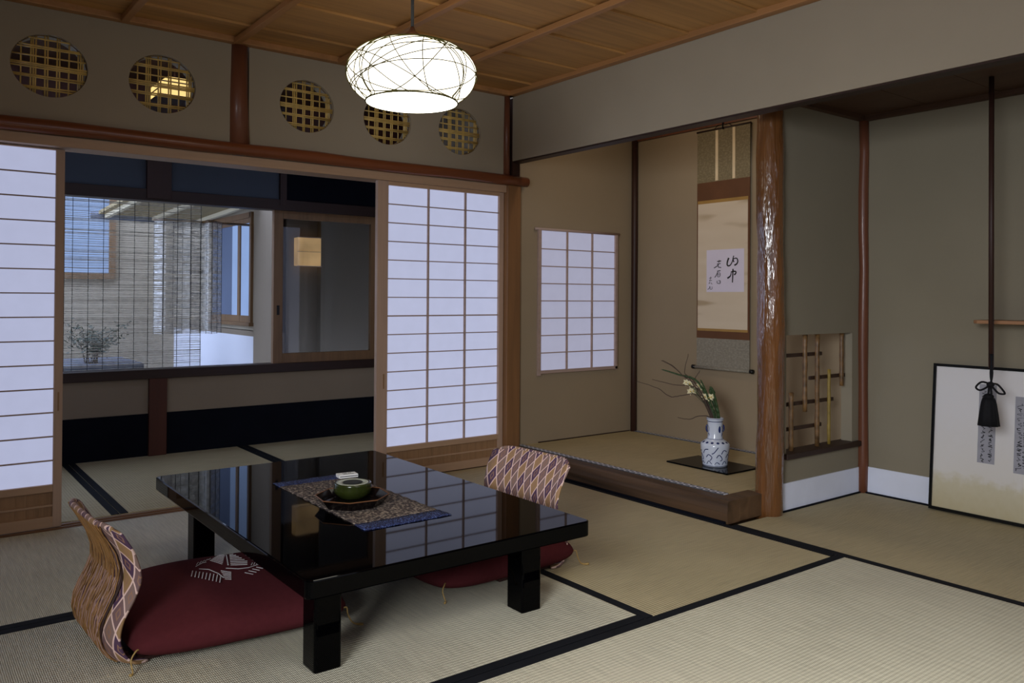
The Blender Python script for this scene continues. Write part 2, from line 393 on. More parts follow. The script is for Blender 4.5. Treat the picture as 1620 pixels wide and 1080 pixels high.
def thing(name, label, cat, loc=(0, 0, 0), rz=0.0, group=None):
    o = bpy.data.objects.new(name, None); COL.objects.link(o); o.empty_display_size = 0.05
    o.location = loc; o.rotation_euler = (0, 0, rz); return tag(o, label, cat, group)
def struct(name, mb, mat, smooth=False, bevel=0.0):
    o = build(name, mb, mat, None, smooth, bevel); o['kind'] = 'structure'; return o
def B(*a): return MB().box(*a)
def spline(pts, n=6):
    pts = [Vector(p) for p in pts]; out = []
    for i in range(len(pts) - 1):
        p0 = pts[max(i - 1, 0)]; p1 = pts[i]; p2 = pts[i + 1]; p3 = pts[min(i + 2, len(pts) - 1)]
        for k in range(n):
            t = k / n
            out.append(0.5 * ((2 * p1) + (p2 - p0) * t + (2 * p0 - 5 * p1 + 4 * p2 - p3) * t * t + (3 * p1 - p0 - 3 * p2 + p3) * t ** 3))
    out.append(pts[-1]); return out

# ------------------------------------------------------------ the room shell
XW, YS = -1.40, -0.95           # west and south walls, behind the camera's field of view
ZC = 2.225                      # ceiling boards
struct('floor', B(XW - .1, YS - .1, -0.16, 4.2, 5.5, -0.06), SHIKI)
cb = MB(); y = YS; kb = 0
while y < 3.93:
    y1 = min(y + .385 + .02 * math.sin(kb * 2.3), 3.93); kb += 1
    cb.prism([(XW, y + .004, ZC - .001), (XW, y1, ZC + .009), (XW, y1, ZC + .022), (XW, y + .004, ZC + .012)], (2.99 - XW, 0, 0)); y = y1
struct('ceiling', cb, CEIL)
struct('ceiling_backing', B(XW, YS, ZC + .031, 2.99, 3.93, ZC + .05), DARKX)
struct('trim_1', B(XW, 3.885, 2.205, 2.98, 3.93, 2.245), CEILB, bevel=.004)
struct('trim_2', B(2.935, YS, 2.205, 2.98, 3.93, 2.245), CEILB, bevel=.004)
for x in (-.75, -.23, .29, .81, 1.305, 1.84, 2.36):
    build('ceiling_batten', B(x - .016, YS, 2.197, x + .016, 3.885, 2.2245), CEILB, bevel=.003)
bt = [o for o in COL.objects if o.name.startswith('ceiling_batten')]
for o in bt: o['kind'] = 'structure'
for i, o in enumerate(bt): o.name = 'trim_%d' % (30 + i)

# north wall above the openings, pierced by five round lattice vents
CIR = [(0.530, 1.966), (0.984, 1.963), (1.680, 1.963), (2.141, 1.956), (2.611, 1.953)]
RX, RZ = 0.1455, 0.1325
Y0, Y1, ZN, ZT = 3.93, 4.02, 1.66, 2.23
def pierced(x0, x1, cx, cz):
    mb = MB(); ang = sorted([2 * PI * i / 56 for i in range(56)] + [math.atan2(zz - cz, xx - cx) % (2 * PI) for xx in (x0, x1) for zz in (ZN, ZT)])
    def rect(a):
        c, s = math.cos(a), math.sin(a); t = 1e9
        if c > 1e-9: t = min(t, (x1 - cx) / c)
        if c < -1e-9: t = min(t, (x0 - cx) / c)
        if s > 1e-9: t = min(t, (ZT - cz) / s)
        if s < -1e-9: t = min(t, (ZN - cz) / s)
        return cx + c * t, cz + s * t
    def hole(a):
        c, s = math.cos(a), math.sin(a); k = 1 / math.sqrt((c / RX) ** 2 + (s / RZ) ** 2); return cx + c * k, cz + s * k
    n = len(ang)
    for i in range(n):
        a, b = ang[i], ang[(i + 1) % n]
        for yy in (Y0, Y1): mb.quad((rect(a)[0], yy, rect(a)[1]), (rect(b)[0], yy, rect(b)[1]), (hole(b)[0], yy, hole(b)[1]), (hole(a)[0], yy, hole(a)[1]))
        mb.quad((hole(a)[0], Y0, hole(a)[1]), (hole(b)[0], Y0, hole(b)[1]), (hole(b)[0], Y1, hole(b)[1]), (hole(a)[0], Y1, hole(a)[1]))
        mb.quad((rect(a)[0], Y0, rect(a)[1]), (rect(b)[0], Y0, rect(b)[1]), (rect(b)[0], Y1, rect(b)[1]), (rect(a)[0], Y1, rect(a)[1]))
    return mb
wn = MB()
for (x0, x1), (cx, cz) in zip(((.30, .757), (.757, 1.30), (1.38, 1.91), (1.91, 2.376), (2.376, 2.94)), CIR):
    p = pierced(x0, x1, cx, cz); i = len(wn.v); wn.v += p.v; wn.f += [tuple(k + i for k in f) for f in p.f]
wn.box(XW, Y0, ZN, .30, Y1, ZT)
o = struct('wall_north', wn, WALL)
VT = [.14, .265, .296, .327, .445, .48, .60, .633, .755, .878, .908, .94]
HT = [.08, .20, .228, .36, .485, .515, .545, .67, .70, .85, .88]
places = ['leftmost round bamboo lattice vent above the shoji, near the left edge', 'round bamboo lattice vent with lit lantern glowing behind it, left of the post',
          'round bamboo lattice vent just right of the upper post', 'round bamboo lattice vent directly under the pendant lamp, partly hidden by it', 'rightmost round bamboo lattice vent, nearest the room corner']
for (cx, cz), lab in zip(CIR, places):
    t = thing('lattice_vent', lab, 'vent', (cx, 3.952, cz - RZ), group='round bamboo vents in the upper wall')
    ring = MB(); pts = [(cx + (RX - .002) * math.cos(a), 3.952, cz + (RZ - .002) * math.sin(a)) for a in [2 * PI * i / 48 for i in range(49)]]
    ring.tube(pts, .0025, 6, False); build('rim', ring, BAMB2, t, True)
    mv = MB(); mh = MB()
    for q in VT:
        dx = (q * 2 - 1) * RX; h = RZ * math.sqrt(max(0, 1 - (dx / RX) ** 2)) * .985
        jit = random.uniform(-.0015, .0015); mv.tube([(cx + dx + jit, 3.952, cz - h), (cx + dx + jit * .2, 3.950, cz), (cx + dx - jit, 3.952, cz + h)], .0033, 6)
    for q in HT:
        dz = (1 - q * 2) * RZ; h = RX * math.sqrt(max(0, 1 - (dz / RZ) ** 2)) * .985
        jit = random.uniform(-.0015, .0015); mh.tube([(cx - h, 3.944, cz + dz + jit), (cx, 3.946, cz + dz), (cx + h, 3.944, cz + dz - jit)], .0034, 6)
    build('upright_strips', mv, BAMBOO, t, True); build('cross_strips', mh, BAMBOO, t, True)

# posts and rails of the north wall
pm = MB(); pm.tube([(1.338, 3.945, 1.70), (1.332, 3.945, 1.95), (1.333, 3.945, 2.22)], [.052, .046, .042], 14)
tag(build('upper_post', pm, REDV, smooth=True), 'short red-brown log post between the round vents above the long rail', 'post')
rp = []
for i in range(24):
    x = XW + (3.085 - XW) * i / 23; rp.append((x, 3.905, 1.702 + .002 * math.sin(i * 1.3)))
rl = MB().tube(rp, [.030 + .0012 * math.sin(i * 2.1) for i in range(24)], 14)
rl.v = [(x, 3.93 - min(max(3.93 - y, -.005), .05) if y > 3.93 else y, z) for x, y, z in rl.v]
tag(build('nageshi_rail', rl, NAG, smooth=True), 'long polished red-brown log rail running across the wall above the shoji', 'rail')
struct('door_1', B(XW, 3.92, 1.628, 2.943, 4.05, 1.672), PALEX, bevel=.002).name = 'trim_3'
for x in (1.3,): pass
struct('trim_4', B(XW, 3.935, -.05, 3.03, 4.05, -.003), SHIKI, bevel=.002)
for k, yy in enumerate((3.965, 4.005)):
    struct('trim_%d' % (5 + k), B(XW, yy, -.004, 2.93, yy + .006, .002), SHIKI)
tag(build('corner_post', B(2.940, 3.905, -.05, 3.040, 4.05, 1.672), POSTW, bevel=.004), 'amber-coloured square post at the right end of the sliding screens', 'post')
pm = MB().tube([(2.945, 3.93, 1.73), (2.943, 3.925, 2.0), (2.946, 3.925, 2.21)], [.022, .019, .018], 12)
tag(build('corner_post_upper', pm, REDV, smooth=True), 'thin dark log post in the upper room corner, above the long rail', 'post')
struct('trim_7', B(2.982, 3.915, 1.672, 3.038, 3.99, 2.2), DARKV)

# hanging wall on the alcove side, wall ends, ceilings
struct('wall_east_upper', B(2.98, YS, 1.820, 3.05, 3.915, 2.26), WALL)
struct('wall_west', MB().box(XW - .08, YS, -.06, XW, -.55, 2.3).box(XW - .08, .85, -.06, XW, 5.5, 2.3).box(XW - .08, -.55, -.06, XW, .85, .85).box(XW - .08, -.55, 2.05, XW, .85, 2.3), WALL)
struct('wall_south', MB().box(XW, YS - .08, -.06, .75, YS, 2.3).box(2.45, YS - .08, -.06, 4.2, YS, 2.3).box(.75, YS - .08, -.06, 2.45, YS, .9).box(.75, YS - .08, 2.0, 2.45, YS, 2.3), WALL)
struct('window_1', B(XW - .09, -.55, .85, XW - .07, .85, 2.05), PAPER)
struct('south_fill_window', B(.75, YS - .09, .9, 2.45, YS - .07, 2.0), PAPER)  # unseen glowing paper added along with the south fill

# alcove (tokonoma): side wall with the small window opening, back wall, floor
WX0, WX1, WZ0, WZ1 = 3.195, 3.848, .535, 1.415
struct('wall_alcove_side', MB().box(3.03, 3.93, -.06, WX0, 4.02, 2.3).box(WX1, 3.93, -.06, 4.12, 4.02, 2.3).box(WX0, 3.93, -.06, WX1, 4.02, WZ0).box(WX0, 3.93, WZ1, WX1, 4.02, 2.3), WALLT)
struct('wall_alcove_back', B(4.04, 2.36, -.06, 4.12, 3.93, 2.3), WALLT)
struct('wall_east', B(4.04, YS, -.06, 4.12, 2.36, 2.3), WALLD)
N0, N1, NZ0, NZ1 = 3.373, 3.946, .262, .828
struct('wall_divider', MB().box(3.27, 2.285, -.06, N0, 2.345, 2.3).box(N1, 2.285, -.06, 4.04, 2.345, 2.3).box(N0, 2.285, -.06, N1, 2.345, NZ0).box(N0, 2.285, NZ1, N1, 2.345, 2.3), WALLD)
struct('ceiling_alcove', B(3.05, 2.345, 2.22, 4.04, 3.93, 2.26), CEILD)
mb = MB(); y = YS
while y < 2.285:
    y1 = min(y + .32, 2.285); mb.box(3.05, y + .003, 1.95, 4.04, y1, 1.98); y = y1
struct('ceiling_side_alcove', mb, CEILD)
struct('trim_8', MB().box(4.005, YS, 1.925, 4.04, 2.285, 1.95).box(3.3, 2.25, 1.925, 4.04, 2.285, 1.95), CEILD)
struct('trim_9', B(3.06, 2.345, 2.055, 4.04, 2.36, 2.1), REDV)
struct('trim_10', B(4.02, 2.36, 2.06, 4.04, 3.93, 2.11), REDV)
pm = MB().tube([(4.018, 3.905, -.05), (4.018, 3.905, .6), (4.02, 3.905, 1.4), (4.018, 3.905, 2.25)], [.022, .02, .022, .021], 12)
tag(build('alcove_corner_post', pm, DARKV, smooth=True), 'slim dark log post in the back left corner of the alcove', 'post')
pts = [(4.028 + .003 * math.sin(k * 2.3), 2.272 + .003 * math.cos(k * 1.7), -.04 + k * .2) for k in range(11)]
tag(build('side_alcove_corner_post', MB().tube(pts, [.026 + .002 * math.sin(k * 1.9) for k in range(11)], 12), REDV, smooth=True), 'slim wavy red-brown log post in the corner right of the bamboo lattice niche', 'post')
# alcove platform: tatami, edging cloth, front sill
struct('trim_11', B(3.046, 2.39, -.05, 4.04, 3.93, .085), KAMA)
t = thing('alcove_tatami', 'tatami mat on the raised alcove floor under vase and scroll', 'tatami', (3.5, 3.1, .085))
build('rush_surface', B(3.046, 2.39, .085, 4.04, 3.93, .099), TATA, t)
def edging(parent, x0, x1, y0, y1, z):
    m = MB(); m.box(x0, y0, z, x1, y1, z + .005); m.uv = [(v[1] / .040, (v[0] - x0) / (x1 - x0)) for v in m.v]
    return build('edging_cloth', m, RING, parent)
edging(t, 3.040, 3.082, 2.39, 3.93, .099); edging(t, 4.008, 4.04, 2.39, 3.93, .099)
km = MB(); n = 14
for k in range(n + 1):
    y = 2.30 + (3.93 - 2.30) * k / n; wv = .002 * math.sin(k * 1.7)
    km.v += [(2.962 + wv, y, 0), (2.958 + wv, y, .05), (2.962 + wv, y, .094), (2.972, y, .1010), (3.045, y, .1010), (3.045, y, 0)]
for k in range(n):
    for j in range(6): A = k * 6; km.f.append((A + j, A + (j + 1) % 6, A + 6 + (j + 1) % 6, A + 6 + j))
km.f += [tuple(range(6)), tuple(n * 6 + j for j in range(6))]
t = thing('alcove_sill', 'rough dark timber front sill of the raised alcove', 'sill', (3.0, 3.1, 0))
fb = build('front_beam', km, KAMA, t); bn = [n for n in KAMA.node_tree.nodes if n.type == 'BUMP'][0]; bn.inputs['Strength'].default_value = .7; bn.inputs['Distance'].default_value = .006; build('end_board', B(3.045, 2.30, 0, 3.225, 2.389, .1012), KAMA, t, bevel=.003)
struct('trim_12', B(2.945, 2.31, -.02, 2.962, 3.93, .010), NAVY)
struct('trim_21', B(2.986, YS, 1.812, 3.05, 3.915, 1.8205), DARKX)

# polished log pillar
pts = []; rs = []
for k in range(41):
    z = -.03 + k * 2.26 / 40; pts.append((3.268 + .005 * math.sin(z * 4.1) - .004 * (z > 1.3), 2.300 + .005 * math.cos(z * 3.3), z)); rs.append(.0615 + .002 * math.sin(z * 9) + .0015 * math.sin(z * 23 + 1))
pm = MB().tube(pts, rs, 40)
o = build('alcove_pillar', pm, LOG, smooth=True); tag(o, 'glossy orange-brown polished log pillar at the alcove front', 'pillar')
nt = LOG.node_tree; b = nt.nodes['Principled BSDF']
nn = N(nt, 'ShaderNodeTexNoise'); nn.inputs['Scale'].default_value = 1; nn.inputs['Detail'].default_value = 3; nt.links.new(coords(nt, (45, 45, 7)), nn.inputs[0])
bump(nt, b, nn.outputs[0], 1.0, 0.010)
nt.links.new(b.inputs['Normal'].links[0].from_socket, b.inputs['Coat Normal'])

# pale paper skirting and black floor strips of the side alcove
struct('baseboard_divider', B(3.33, 2.279, .003, 4.01, 2.2849, .131), KOSHI)
struct('baseboard_east', B(4.034, YS, .003, 4.0399, 2.25, .135), KOSHI)
struct('trim_13', MB().box(3.33, 2.268, -.01, 4.02, 2.285, .006).box(4.018, YS, -.01, 4.04, 2.26, .006), NAVY)
struct('trim_14', MB().box(3.205, 3.924, .0995, 4.0, 3.93, .105), DARKX)

# bamboo lattice niche
t = thing('niche_lattice', 'bamboo and dark slat lattice standing in the low wall niche', 'lattice', (3.67, 2.315, NZ0))
build('niche_sill', B(3.352, 2.262, .244, 4.0, 2.36, .2695), DARKX, t, bevel=.002).name = 'sill'
yl = 2.312
def lz(u, v): return at(u, v, 1, yl)
for u, v0, v1, r, mt in ((1273.5, 528, 651, .0115, BAMB2), (1293, 528, 707, .0115, BAMB2), (1311.5, 584, 703, .0080, BAMBY), (1331.5, 526, 610, .0105, BAMB2), (1251.5, 621, 713, .0115, BAMB2)):
    a, b2 = lz(u, v0), lz(u, v1); z0, z1 = max(b2.z, .2695), min(a.z, .828); m = MB(); k = 10
    pp = [(a.x + .0012 * math.sin(i * 2.2), yl, z0 + (z1 - z0) * i / k) for i in range(k + 1)]
    m.tube(pp, [r * (1.0 + (.12 if i % 4 == 2 else 0)) for i in range(k + 1)], 10); build('bamboo_cane', m, mt, t, True)
for u0, v0, u1, v1 in ((1244, 562.5, 1304, 559.5), (1285, 598, 1347, 592.5), (1247, 641, 1322, 630.5), (1244, 680.5, 1303, 671)):
    a, c = lz(u0, v0), lz(u1, v1); z = (a.z + c.z) / 2
    build('cross_slat', B(a.x, yl + .012, z - .009, min(c.x, 3.966), yl + .021, z + .009), SLATD, t)

# tatami mats, all built alike: rush surface plus cloth edgings on the long sides
def tatami(x0, x1, y0, y1, along, edges, label, hw=.035):
    t = thing('tatami_mat', label, 'tatami', ((x0 + x1) / 2, (y0 + y1) / 2, -.055), group='tatami mats on the floor')
    g = .0012
    build('rush_surface', B(x0 + g, y0 + g, -.055, x1 - g, y1 - g, 0), TATX if along == 'x' else TATY, t)
    for e in edges:
        if e == 'n': q = (x0 + g, y1 - hw, x1 - g, y1 - g)
        if e == 's': q = (x0 + g, y0 + g, x1 - g, y0 + hw)
        if e == 'w': q = (x0 + g, y0 + g, x0 + hw, y1 - g)
        if e == 'e': q = (x1 - hw, y0 + g, x1 - g, y1 - g)
        build('edging_cloth', B(q[0], q[1], -.001, q[2], q[3], .0016), HERI, t)
tatami(1.885, 2.955, 1.777, 3.935, 'y', 'we', 'tatami mat between the table and the alcove sill')
tatami(-.26, 1.884, 1.777, 2.853, 'x', 'ns', 'tatami mat under the near half of the black table')
tatami(-.26, 1.884, 2.855, 3.935, 'x', 's', 'tatami mat along the screen threshold behind the table')
tatami(.82, 2.955, .70, 1.775, 'x', 'ns', 'bright tatami mat nearest the camera, bottom right')
tatami(2.957, 4.018, .16, 2.275, 'y', 'w', 'dim tatami mat in the side alcove below the leaning framed panel')
tatami(XW, .818, .70, 1.775, 'x', 'ns', 'tatami mat in the bottom left corner')
tatami(XW, -.262, 1.777, 3.935, 'y', 'we', 'tatami mat against the west wall')
tatami(XW, 4.018, YS, .158, 'x', 'n', 'tatami behind the camera'); tatami(XW, 2.955, .16, .698, 'x', 'n', 'narrow tatami below the camera')
tatami(-.3, .845, 4.052, 5.42, 'y', 'we', 'veranda tatami mat at the far left behind the screen')
tatami(.847, 1.875, 4.052, 5.42, 'y', 'we', 'veranda tatami mat in front of the veranda post, seen past the left screen')
tatami(1.877, 2.96, 4.052, 5.42, 'y', 'we', 'veranda tatami mat beyond the far end of the table')

# ------------------------------------------------------------ sliding paper screens
def shoji(name, label, x0, x1, y, zt, cols, rows, zp0, zp1, xl, xr, mid, bat):
    t = thing(name, label, 'sliding screen', ((x0 + x1) / 2, y, 0.003), group='sliding shoji screens'); th = .014
    build('stile', B(x0, y - th, .003, xl, y + th, zt), OPENW, t, bevel=.0015)
    s2 = build('stile', B(xr, y - th, .003, x1, y + th, zt), OPENW, t, bevel=.0015)
    build('top_rail', B(xl, y - th, zp1, xr, y + th, zt), PALEX, t, bevel=.001)
    build('middle_rail', B(xl, y - th, zp0 - .030, xr, y + th, zp0), PALEX, t, bevel=.001)
    build('bottom_rail', B(xl, y - th, .003, xr, y + th, .050), PALEX, t, bevel=.001)
    build('kick_panel', B(xl, y - .002, .050, xr, y + .004, zp0 - .030), BOARD, t)
    m = MB(); m.box(xl, y - .009, .092, xr, y - .002, .100)
    build('kick_rail', m, PALEX, t)
    for q in bat: build('kick_batten', B(q - .0022, y - .005, .050, q + .0022, y - .002, zp0 - .03), BOARD, t)
    build('paper', B(xl, y + .004, zp0, xr, y + .0055, zp1), PAPER, t)
    m = MB()
    for r in range(1, rows):
        z = zp0 + (zp1 - zp0) * r / rows; wd = .0026 if r != mid else .0036; m.box(xl, y - .008, z - wd, xr, y + .004, z + wd)
    for q in cols: m.box(q - .0040, y - .009, zp0, q + .0048, y + .004, zp1)
    build('muntins', m, MUN, t)
    return t
R = shoji('shoji_screen', 'right sliding paper screen with pale wooden frame beside the amber post', 2.089, 2.938, 3.955, 1.628, (2.414, 2.665), 14, .180, 1.607, 2.155, 2.905, 7, (2.23, 2.29, 2.36, 2.45, 2.53, 2.58, 2.62, 2.71, 2.79, 2.83, 2.87))
build('finger_pull', B(2.128, 3.939, .50, 2.136, 3.942, .58), BOARD, R)
Lx = at(101, 400, 1, 3.985).x; Lp = at(87, 400, 1, 3.985).x
T = shoji('shoji_screen', 'left sliding paper screen with pale wooden frame at the left edge', -.42, Lx, 3.99, 1.625, (-.2, -.2 + .25, .30), 14, .185, 1.62, -.37, Lp, 0, (-.3, -.2, -.1, .0, .1, .2, .30, .36, .43, .47, .515))
build('finger_pull', B(Lp + .014, 3.974, .50, Lp + .02, 3.977, .58), BOARD, T)

# small papered window on the alcove side wall
t = thing('alcove_shoji_window', 'small papered lattice window hung on the alcove side wall', 'window', (3.52, 3.915, WZ0))
yw = 3.917
build('top_bar', MB().tube([(3.160, yw, 1.424), (3.885, yw, 1.424)], .0085, 10), MUN, t, True)
build('bottom_bar', B(3.205, yw - .008, .527, 3.868, yw + .010, .547), MUN, t, bevel=.002)
build('side_bar', B(3.186, yw - .008, .515, 3.208, yw + .010, 1.418), MUN, t, bevel=.002)
build('side_bar', B(3.846, yw - .008, .525, 3.868, yw + .010, 1.418), MUN, t, bevel=.002)
build('paper', B(3.208, yw + .006, .547, 3.846, yw + .0075, 1.416), PAPER2, t)
m = MB()
for r in range(1, 8): z = .547 + (1.410 - .547) * r / 8; m.box(3.208, yw - .004, z - .003, 3.846, yw + .006, z + .003)
for q in (3.424, 3.640): m.box(q - .005, yw - .005, .547, q + .005, yw + .006, 1.416)
build('muntins', m, MUN, t)

# ------------------------------------------------------------ veranda behind the screens
YV = 5.42
def vx(u): return at(u, 450, 1, YV).x
def vz(u, v): return at(u, v, 1, YV).z
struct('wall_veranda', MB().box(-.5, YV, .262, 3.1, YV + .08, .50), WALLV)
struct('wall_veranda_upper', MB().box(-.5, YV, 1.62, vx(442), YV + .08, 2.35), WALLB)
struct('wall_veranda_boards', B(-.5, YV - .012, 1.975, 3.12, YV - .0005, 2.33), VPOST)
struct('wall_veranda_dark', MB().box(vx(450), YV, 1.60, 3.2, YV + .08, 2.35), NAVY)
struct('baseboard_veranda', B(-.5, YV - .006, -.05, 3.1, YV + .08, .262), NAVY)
struct('wall_veranda_left', B(-.55, 4.02, -.06, -.5, 5.5, 2.35), WALLV)
struct('wall_veranda_right', B(3.12, 4.02, -.06, 3.2, 5.5, 2.35), WALLV)
struct('ceiling_veranda', B(-.5, 4.02, 2.33, 3.2, 5.5, 2.37), CEILD)
px0, px1 = vx(236), vx(264)
struct('trim_15', B(px0, YV - .03, 0, px1, YV + .06, .50), VPOST, bevel=.003)
struct('trim_16', B(vx(229), YV - .035, 1.60, vx(268), YV + .06, 2.33), DARKV, bevel=.003)
struct('trim_17', B(-.5, YV - .025, vz(100, 308), 3.12, YV + .085, vz(100, 308) + .072), DARKX, bevel=.003)
struct('trim_18', B(-.5, YV - .035, vz(400, 590), 3.12, YV + .10, vz(400, 590) + .058), DARKX, bevel=.003)
struct('trim_19', B(vx(440), YV - .03, 1.62, vx(450), YV + .02, 2.33), DARKV)
# sliding glass window
x0, x1, z0, z1 = vx(434), vx(598), vz(440, 576) + .004, vz(440, 331) - .004
t = thing('sliding_glass_window', 'wooden framed glass window on the veranda, left of the right paper screen', 'window', ((x0 + x1) / 2, YV + .03, z0))
build('stile', B(x0, YV + .015, z0, vx(449), YV + .05, z1), WINW, t, bevel=.002); build('stile', B(vx(588), YV + .015, z0, 3.0, YV + .05, z1), WINW, t, bevel=.002)
build('top_rail', B(vx(449), YV + .015, z1 - .055, vx(588), YV + .05, z1), WINW, t, bevel=.002); build('bottom_rail', B(vx(449), YV + .015, z0, vx(588), YV + .05, z0 + .068), WINW, t, bevel=.002)
build('glass_pane', B(vx(449), YV + .030, z0 + .068, vx(588), YV + .034, z1 - .055), GLASS, t)
build('finger_pull', B(vx(439.5), YV + .011, vz(440, 498), vx(443.5), YV + .016, vz(440, 483)), INK, t)
# room seen through it
struct('wall_corridor', MB().box(2.205, 6.10, .2, 3.3, 6.16, 2.4).box(3.25, 5.5, .2, 3.3, 6.1, 2.4).box(2.205, 5.5, .2, 2.225, 6.1, 2.4).box(2.70, 6.03, .2, 2.80, 6.1, 2.4), WALLC)  # left partition is added to keep the courtyard glow out
struct('ceiling_corridor', B(2.205, 5.5, 2.1, 3.3, 6.16, 2.15), CEILD)
a, c = at(471, 375, 1, 6.02), at(508, 421, 1, 6.02)
t = thing('wall_lantern', 'square amber-glowing paper wall lantern seen through the veranda window', 'lamp', ((a.x + c.x) / 2, 6.09, c.z))
build('paper_shade', B(a.x, 6.02, c.z, c.x, 6.098, a.z), LANT, t, bevel=.006)
for z_, h_ in ((c.z - .006, .006), (a.z, .006), ((a.z + c.z) / 2 - .0015, .003)): build('frame_bar', B(a.x - .003, 6.016, z_, c.x + .003, 6.0195, z_ + h_), MUN, t)
# ceiling lantern of the veranda, seen through the second vent
a = at(276, 144, 1, 4.70)
t = thing('ceiling_lantern', 'glowing boxy paper lantern behind the second round vent', 'lamp', (a.x, 4.70, 2.33))
m = MB(); q = [(-.10, -.05), (.10, -.05), (.10, .02), (.06, .05), (-.06, .05), (-.10, .02)]
m.prism([(a.x + p[0], 4.60, a.z + p[1]) for p in q], (0, .2, 0)); build('paper_shade', m, LANT2, t)
m = MB()
for dz in (-.052, -.016, .02): build('frame_bar', B(a.x - .103, 4.596, a.z + dz, a.x + .103, 4.804, a.z + dz + .006), DARKX, t); build('hanging_rod', MB().tube([(a.x, 4.7, a.z + .04), (a.x, 4.7, 2.33)], .006), METAL, t)

# ------------------------------------------------------------ courtyard
YB = 8.0
struct('ground', B(-.5, 5.52, -.05, 2.12, YB, .0), SOIL)
struct('wall_garden_back', MB().box(-.6, YB, -.05, 3.0, YB + .1, 2.6), WALLG)
def gx(u): return at(u, 430, 1, YB).x
struct('window_3', B(.3, YB - .02, at(150, 432, 1, YB).z, gx(172), YB - .005, 2.0), SKYG)
z = at(150, 432, 1, YB).z
struct('window_3_frame', MB().box(.2, YB - .05, z - .05, gx(181), YB, z).box(gx(171), YB - .05, z, gx(181), YB, 2.0), WINW).name = 'trim_20'
GX = 2.12
struct('wall_garden_right', MB().box(GX, 5.51, .74, GX + .08, YB, .80).box(GX, 5.51, .80, GX + .08, 5.93, 2.4).box(GX, 6.9, .80, GX + .08, YB, 2.4).box(GX, 5.93, 1.60, GX + .08, 6.9, 2.4), WALLG)
struct('wall_garden_right_lower', MB().box(GX, 5.87, -.05, GX + .08, YB, .70), WHITEW)
struct('wall_garden_right_corner', MB().box(GX - .012, 5.51, -.05, GX + .08, 5.87, 2.4).box(GX, 5.87, .70, GX + .08, YB, .745), WALLV)
t = thing('garden_window', 'two-pane wooden window in the courtyard side wall with sky-lit glass', 'window', (GX, 6.4, .80))
build('frame', MB().box(GX - .02, 5.915, .79, GX + .03, 5.95, 1.615).box(GX - .02, 5.93, 1.575, GX + .03, 6.9, 1.615).box(GX - .035, 5.90, .775, GX + .03, 6.92, .80), WINW, t)
build('sash', MB().box(GX - .005, 6.195, .80, GX + .02, 6.245, 1.58).box(GX - .004, 5.95, .80, GX + .02, 6.88, .85).box(GX - .004, 5.95, 1.54, GX + .02, 6.88, 1.58), WINW, t)
build('glass_pane', B(GX + .006, 5.95, .85, GX + .012, 6.195, 1.54), SKYG, t)
build('glass_pane', B(GX + .006, 6.245, .85, GX + .012, 6.40, 1.54), SKYG, t)
build('dark_pane', B(GX + .006, 6.40, .85, GX + .012, 6.88, 1.54), SKYD, t)
# eave
t = thing('garden_eave', 'small lean-to eave with bare rafters over the courtyard', 'roof', (1.8, 6.4, 1.6))
ye1 = 7.0
f0 = at(165, 345, 1, ye1); n0 = at(225, 315, 0, f0.x); sl = (n0.z - f0.z) / (f0.y - n0.y)
ye0 = 5.75; zf_, zn_ = f0.z, f0.z + sl * (ye1 - ye0); xe = f0.x - .04
m = MB(); m.prism([(xe, ye0, zn_ + .03), (2.12, ye0, zn_ + .03), (2.12, ye1, zf_ + .03), (xe, ye1, zf_ + .03)], (0, 0, .025)); build('roof_boards', m, EAVEW, t)
for x in (f0.x, at(240, 343, 1, ye1).x, at(240, 343, 1, ye1).x * 2 - f0.x):
    if x > 2.05: continue
    m = MB(); m.prism([(x, ye0, zn_), (x + .03, ye0, zn_), (x + .03, ye1 - .01, zf_), (x, ye1 - .01, zf_)], (0, 0, .03)); build('rafter', m, RAFT, t)
build('gutter', MB().tube([(xe - .05, ye1 + .03, zf_ + .02), (2.12, ye1 + .03, zf_ + .02)], .028, 10), STONE, t, True)
# blinds
def blind(name, label, path, z0, z1, pitch, r, mat, strings, cover):
    L = [Vector((*p, 0)) for p in path]; t = thing(name, label, 'blind', (L[0].x, L[0].y, z0), group='reed blinds in the courtyard')
    m = MB(); z = z0; k = 0
    while z < z1:
        z += pitch * random.uniform(.55, 1.5)
        m.tube([(p.x, p.y, z + random.uniform(-.0015, .0015)) for p in L], r * random.uniform(.6, 1.3), 4, False); k += 1
    build('reeds', m, mat, t)
    m = MB()
    for q in strings:
        f = q * (len(L) - 1); i = min(int(f), len(L) - 2); p = L[i].lerp(L[i + 1], f - i)
        m.tube([(p.x, p.y - .004, z0), (p.x, p.y - .004, z1)], .0020, 4, False)
    build('strings', m, STRING, t)
    build('top_rod', MB().tube([(p.x, p.y, z1) for p in L] + ([(2.125, L[-1].y, z1)] if name[0:2] == 'ri' else []), .009, 6), BAMB2, t, True)
    return t
yb = 5.56; bx0, bx1 = .30, at(318, 500, 1, yb).x
st = [(at(u, 450, 1, yb).x - bx0) / (bx1 - bx0) for u in (101, 114, 139, 163, 188, 212, 234, 258, 280, 301, 317)]
blind('reed_blind', 'wide see-through reed blind with black strings in the veranda opening', [(bx0 + (bx1 - bx0) * i / 8, yb) for i in range(9)], .50, 1.66, .0088, .0024, REED, st, .5)
ps = []
for u, dy in ((243, .10), (262, .02), (282, .08), (300, .0), (318, .05), (330, -.06), (341, -.02), (350, .06)):
    p = at(u, 450, 1, 5.95 + dy); ps.append((p.x, p.y))
ps = [(p.x, p.y) for p in spline([(a, b, 0) for a, b in ps], 4)]
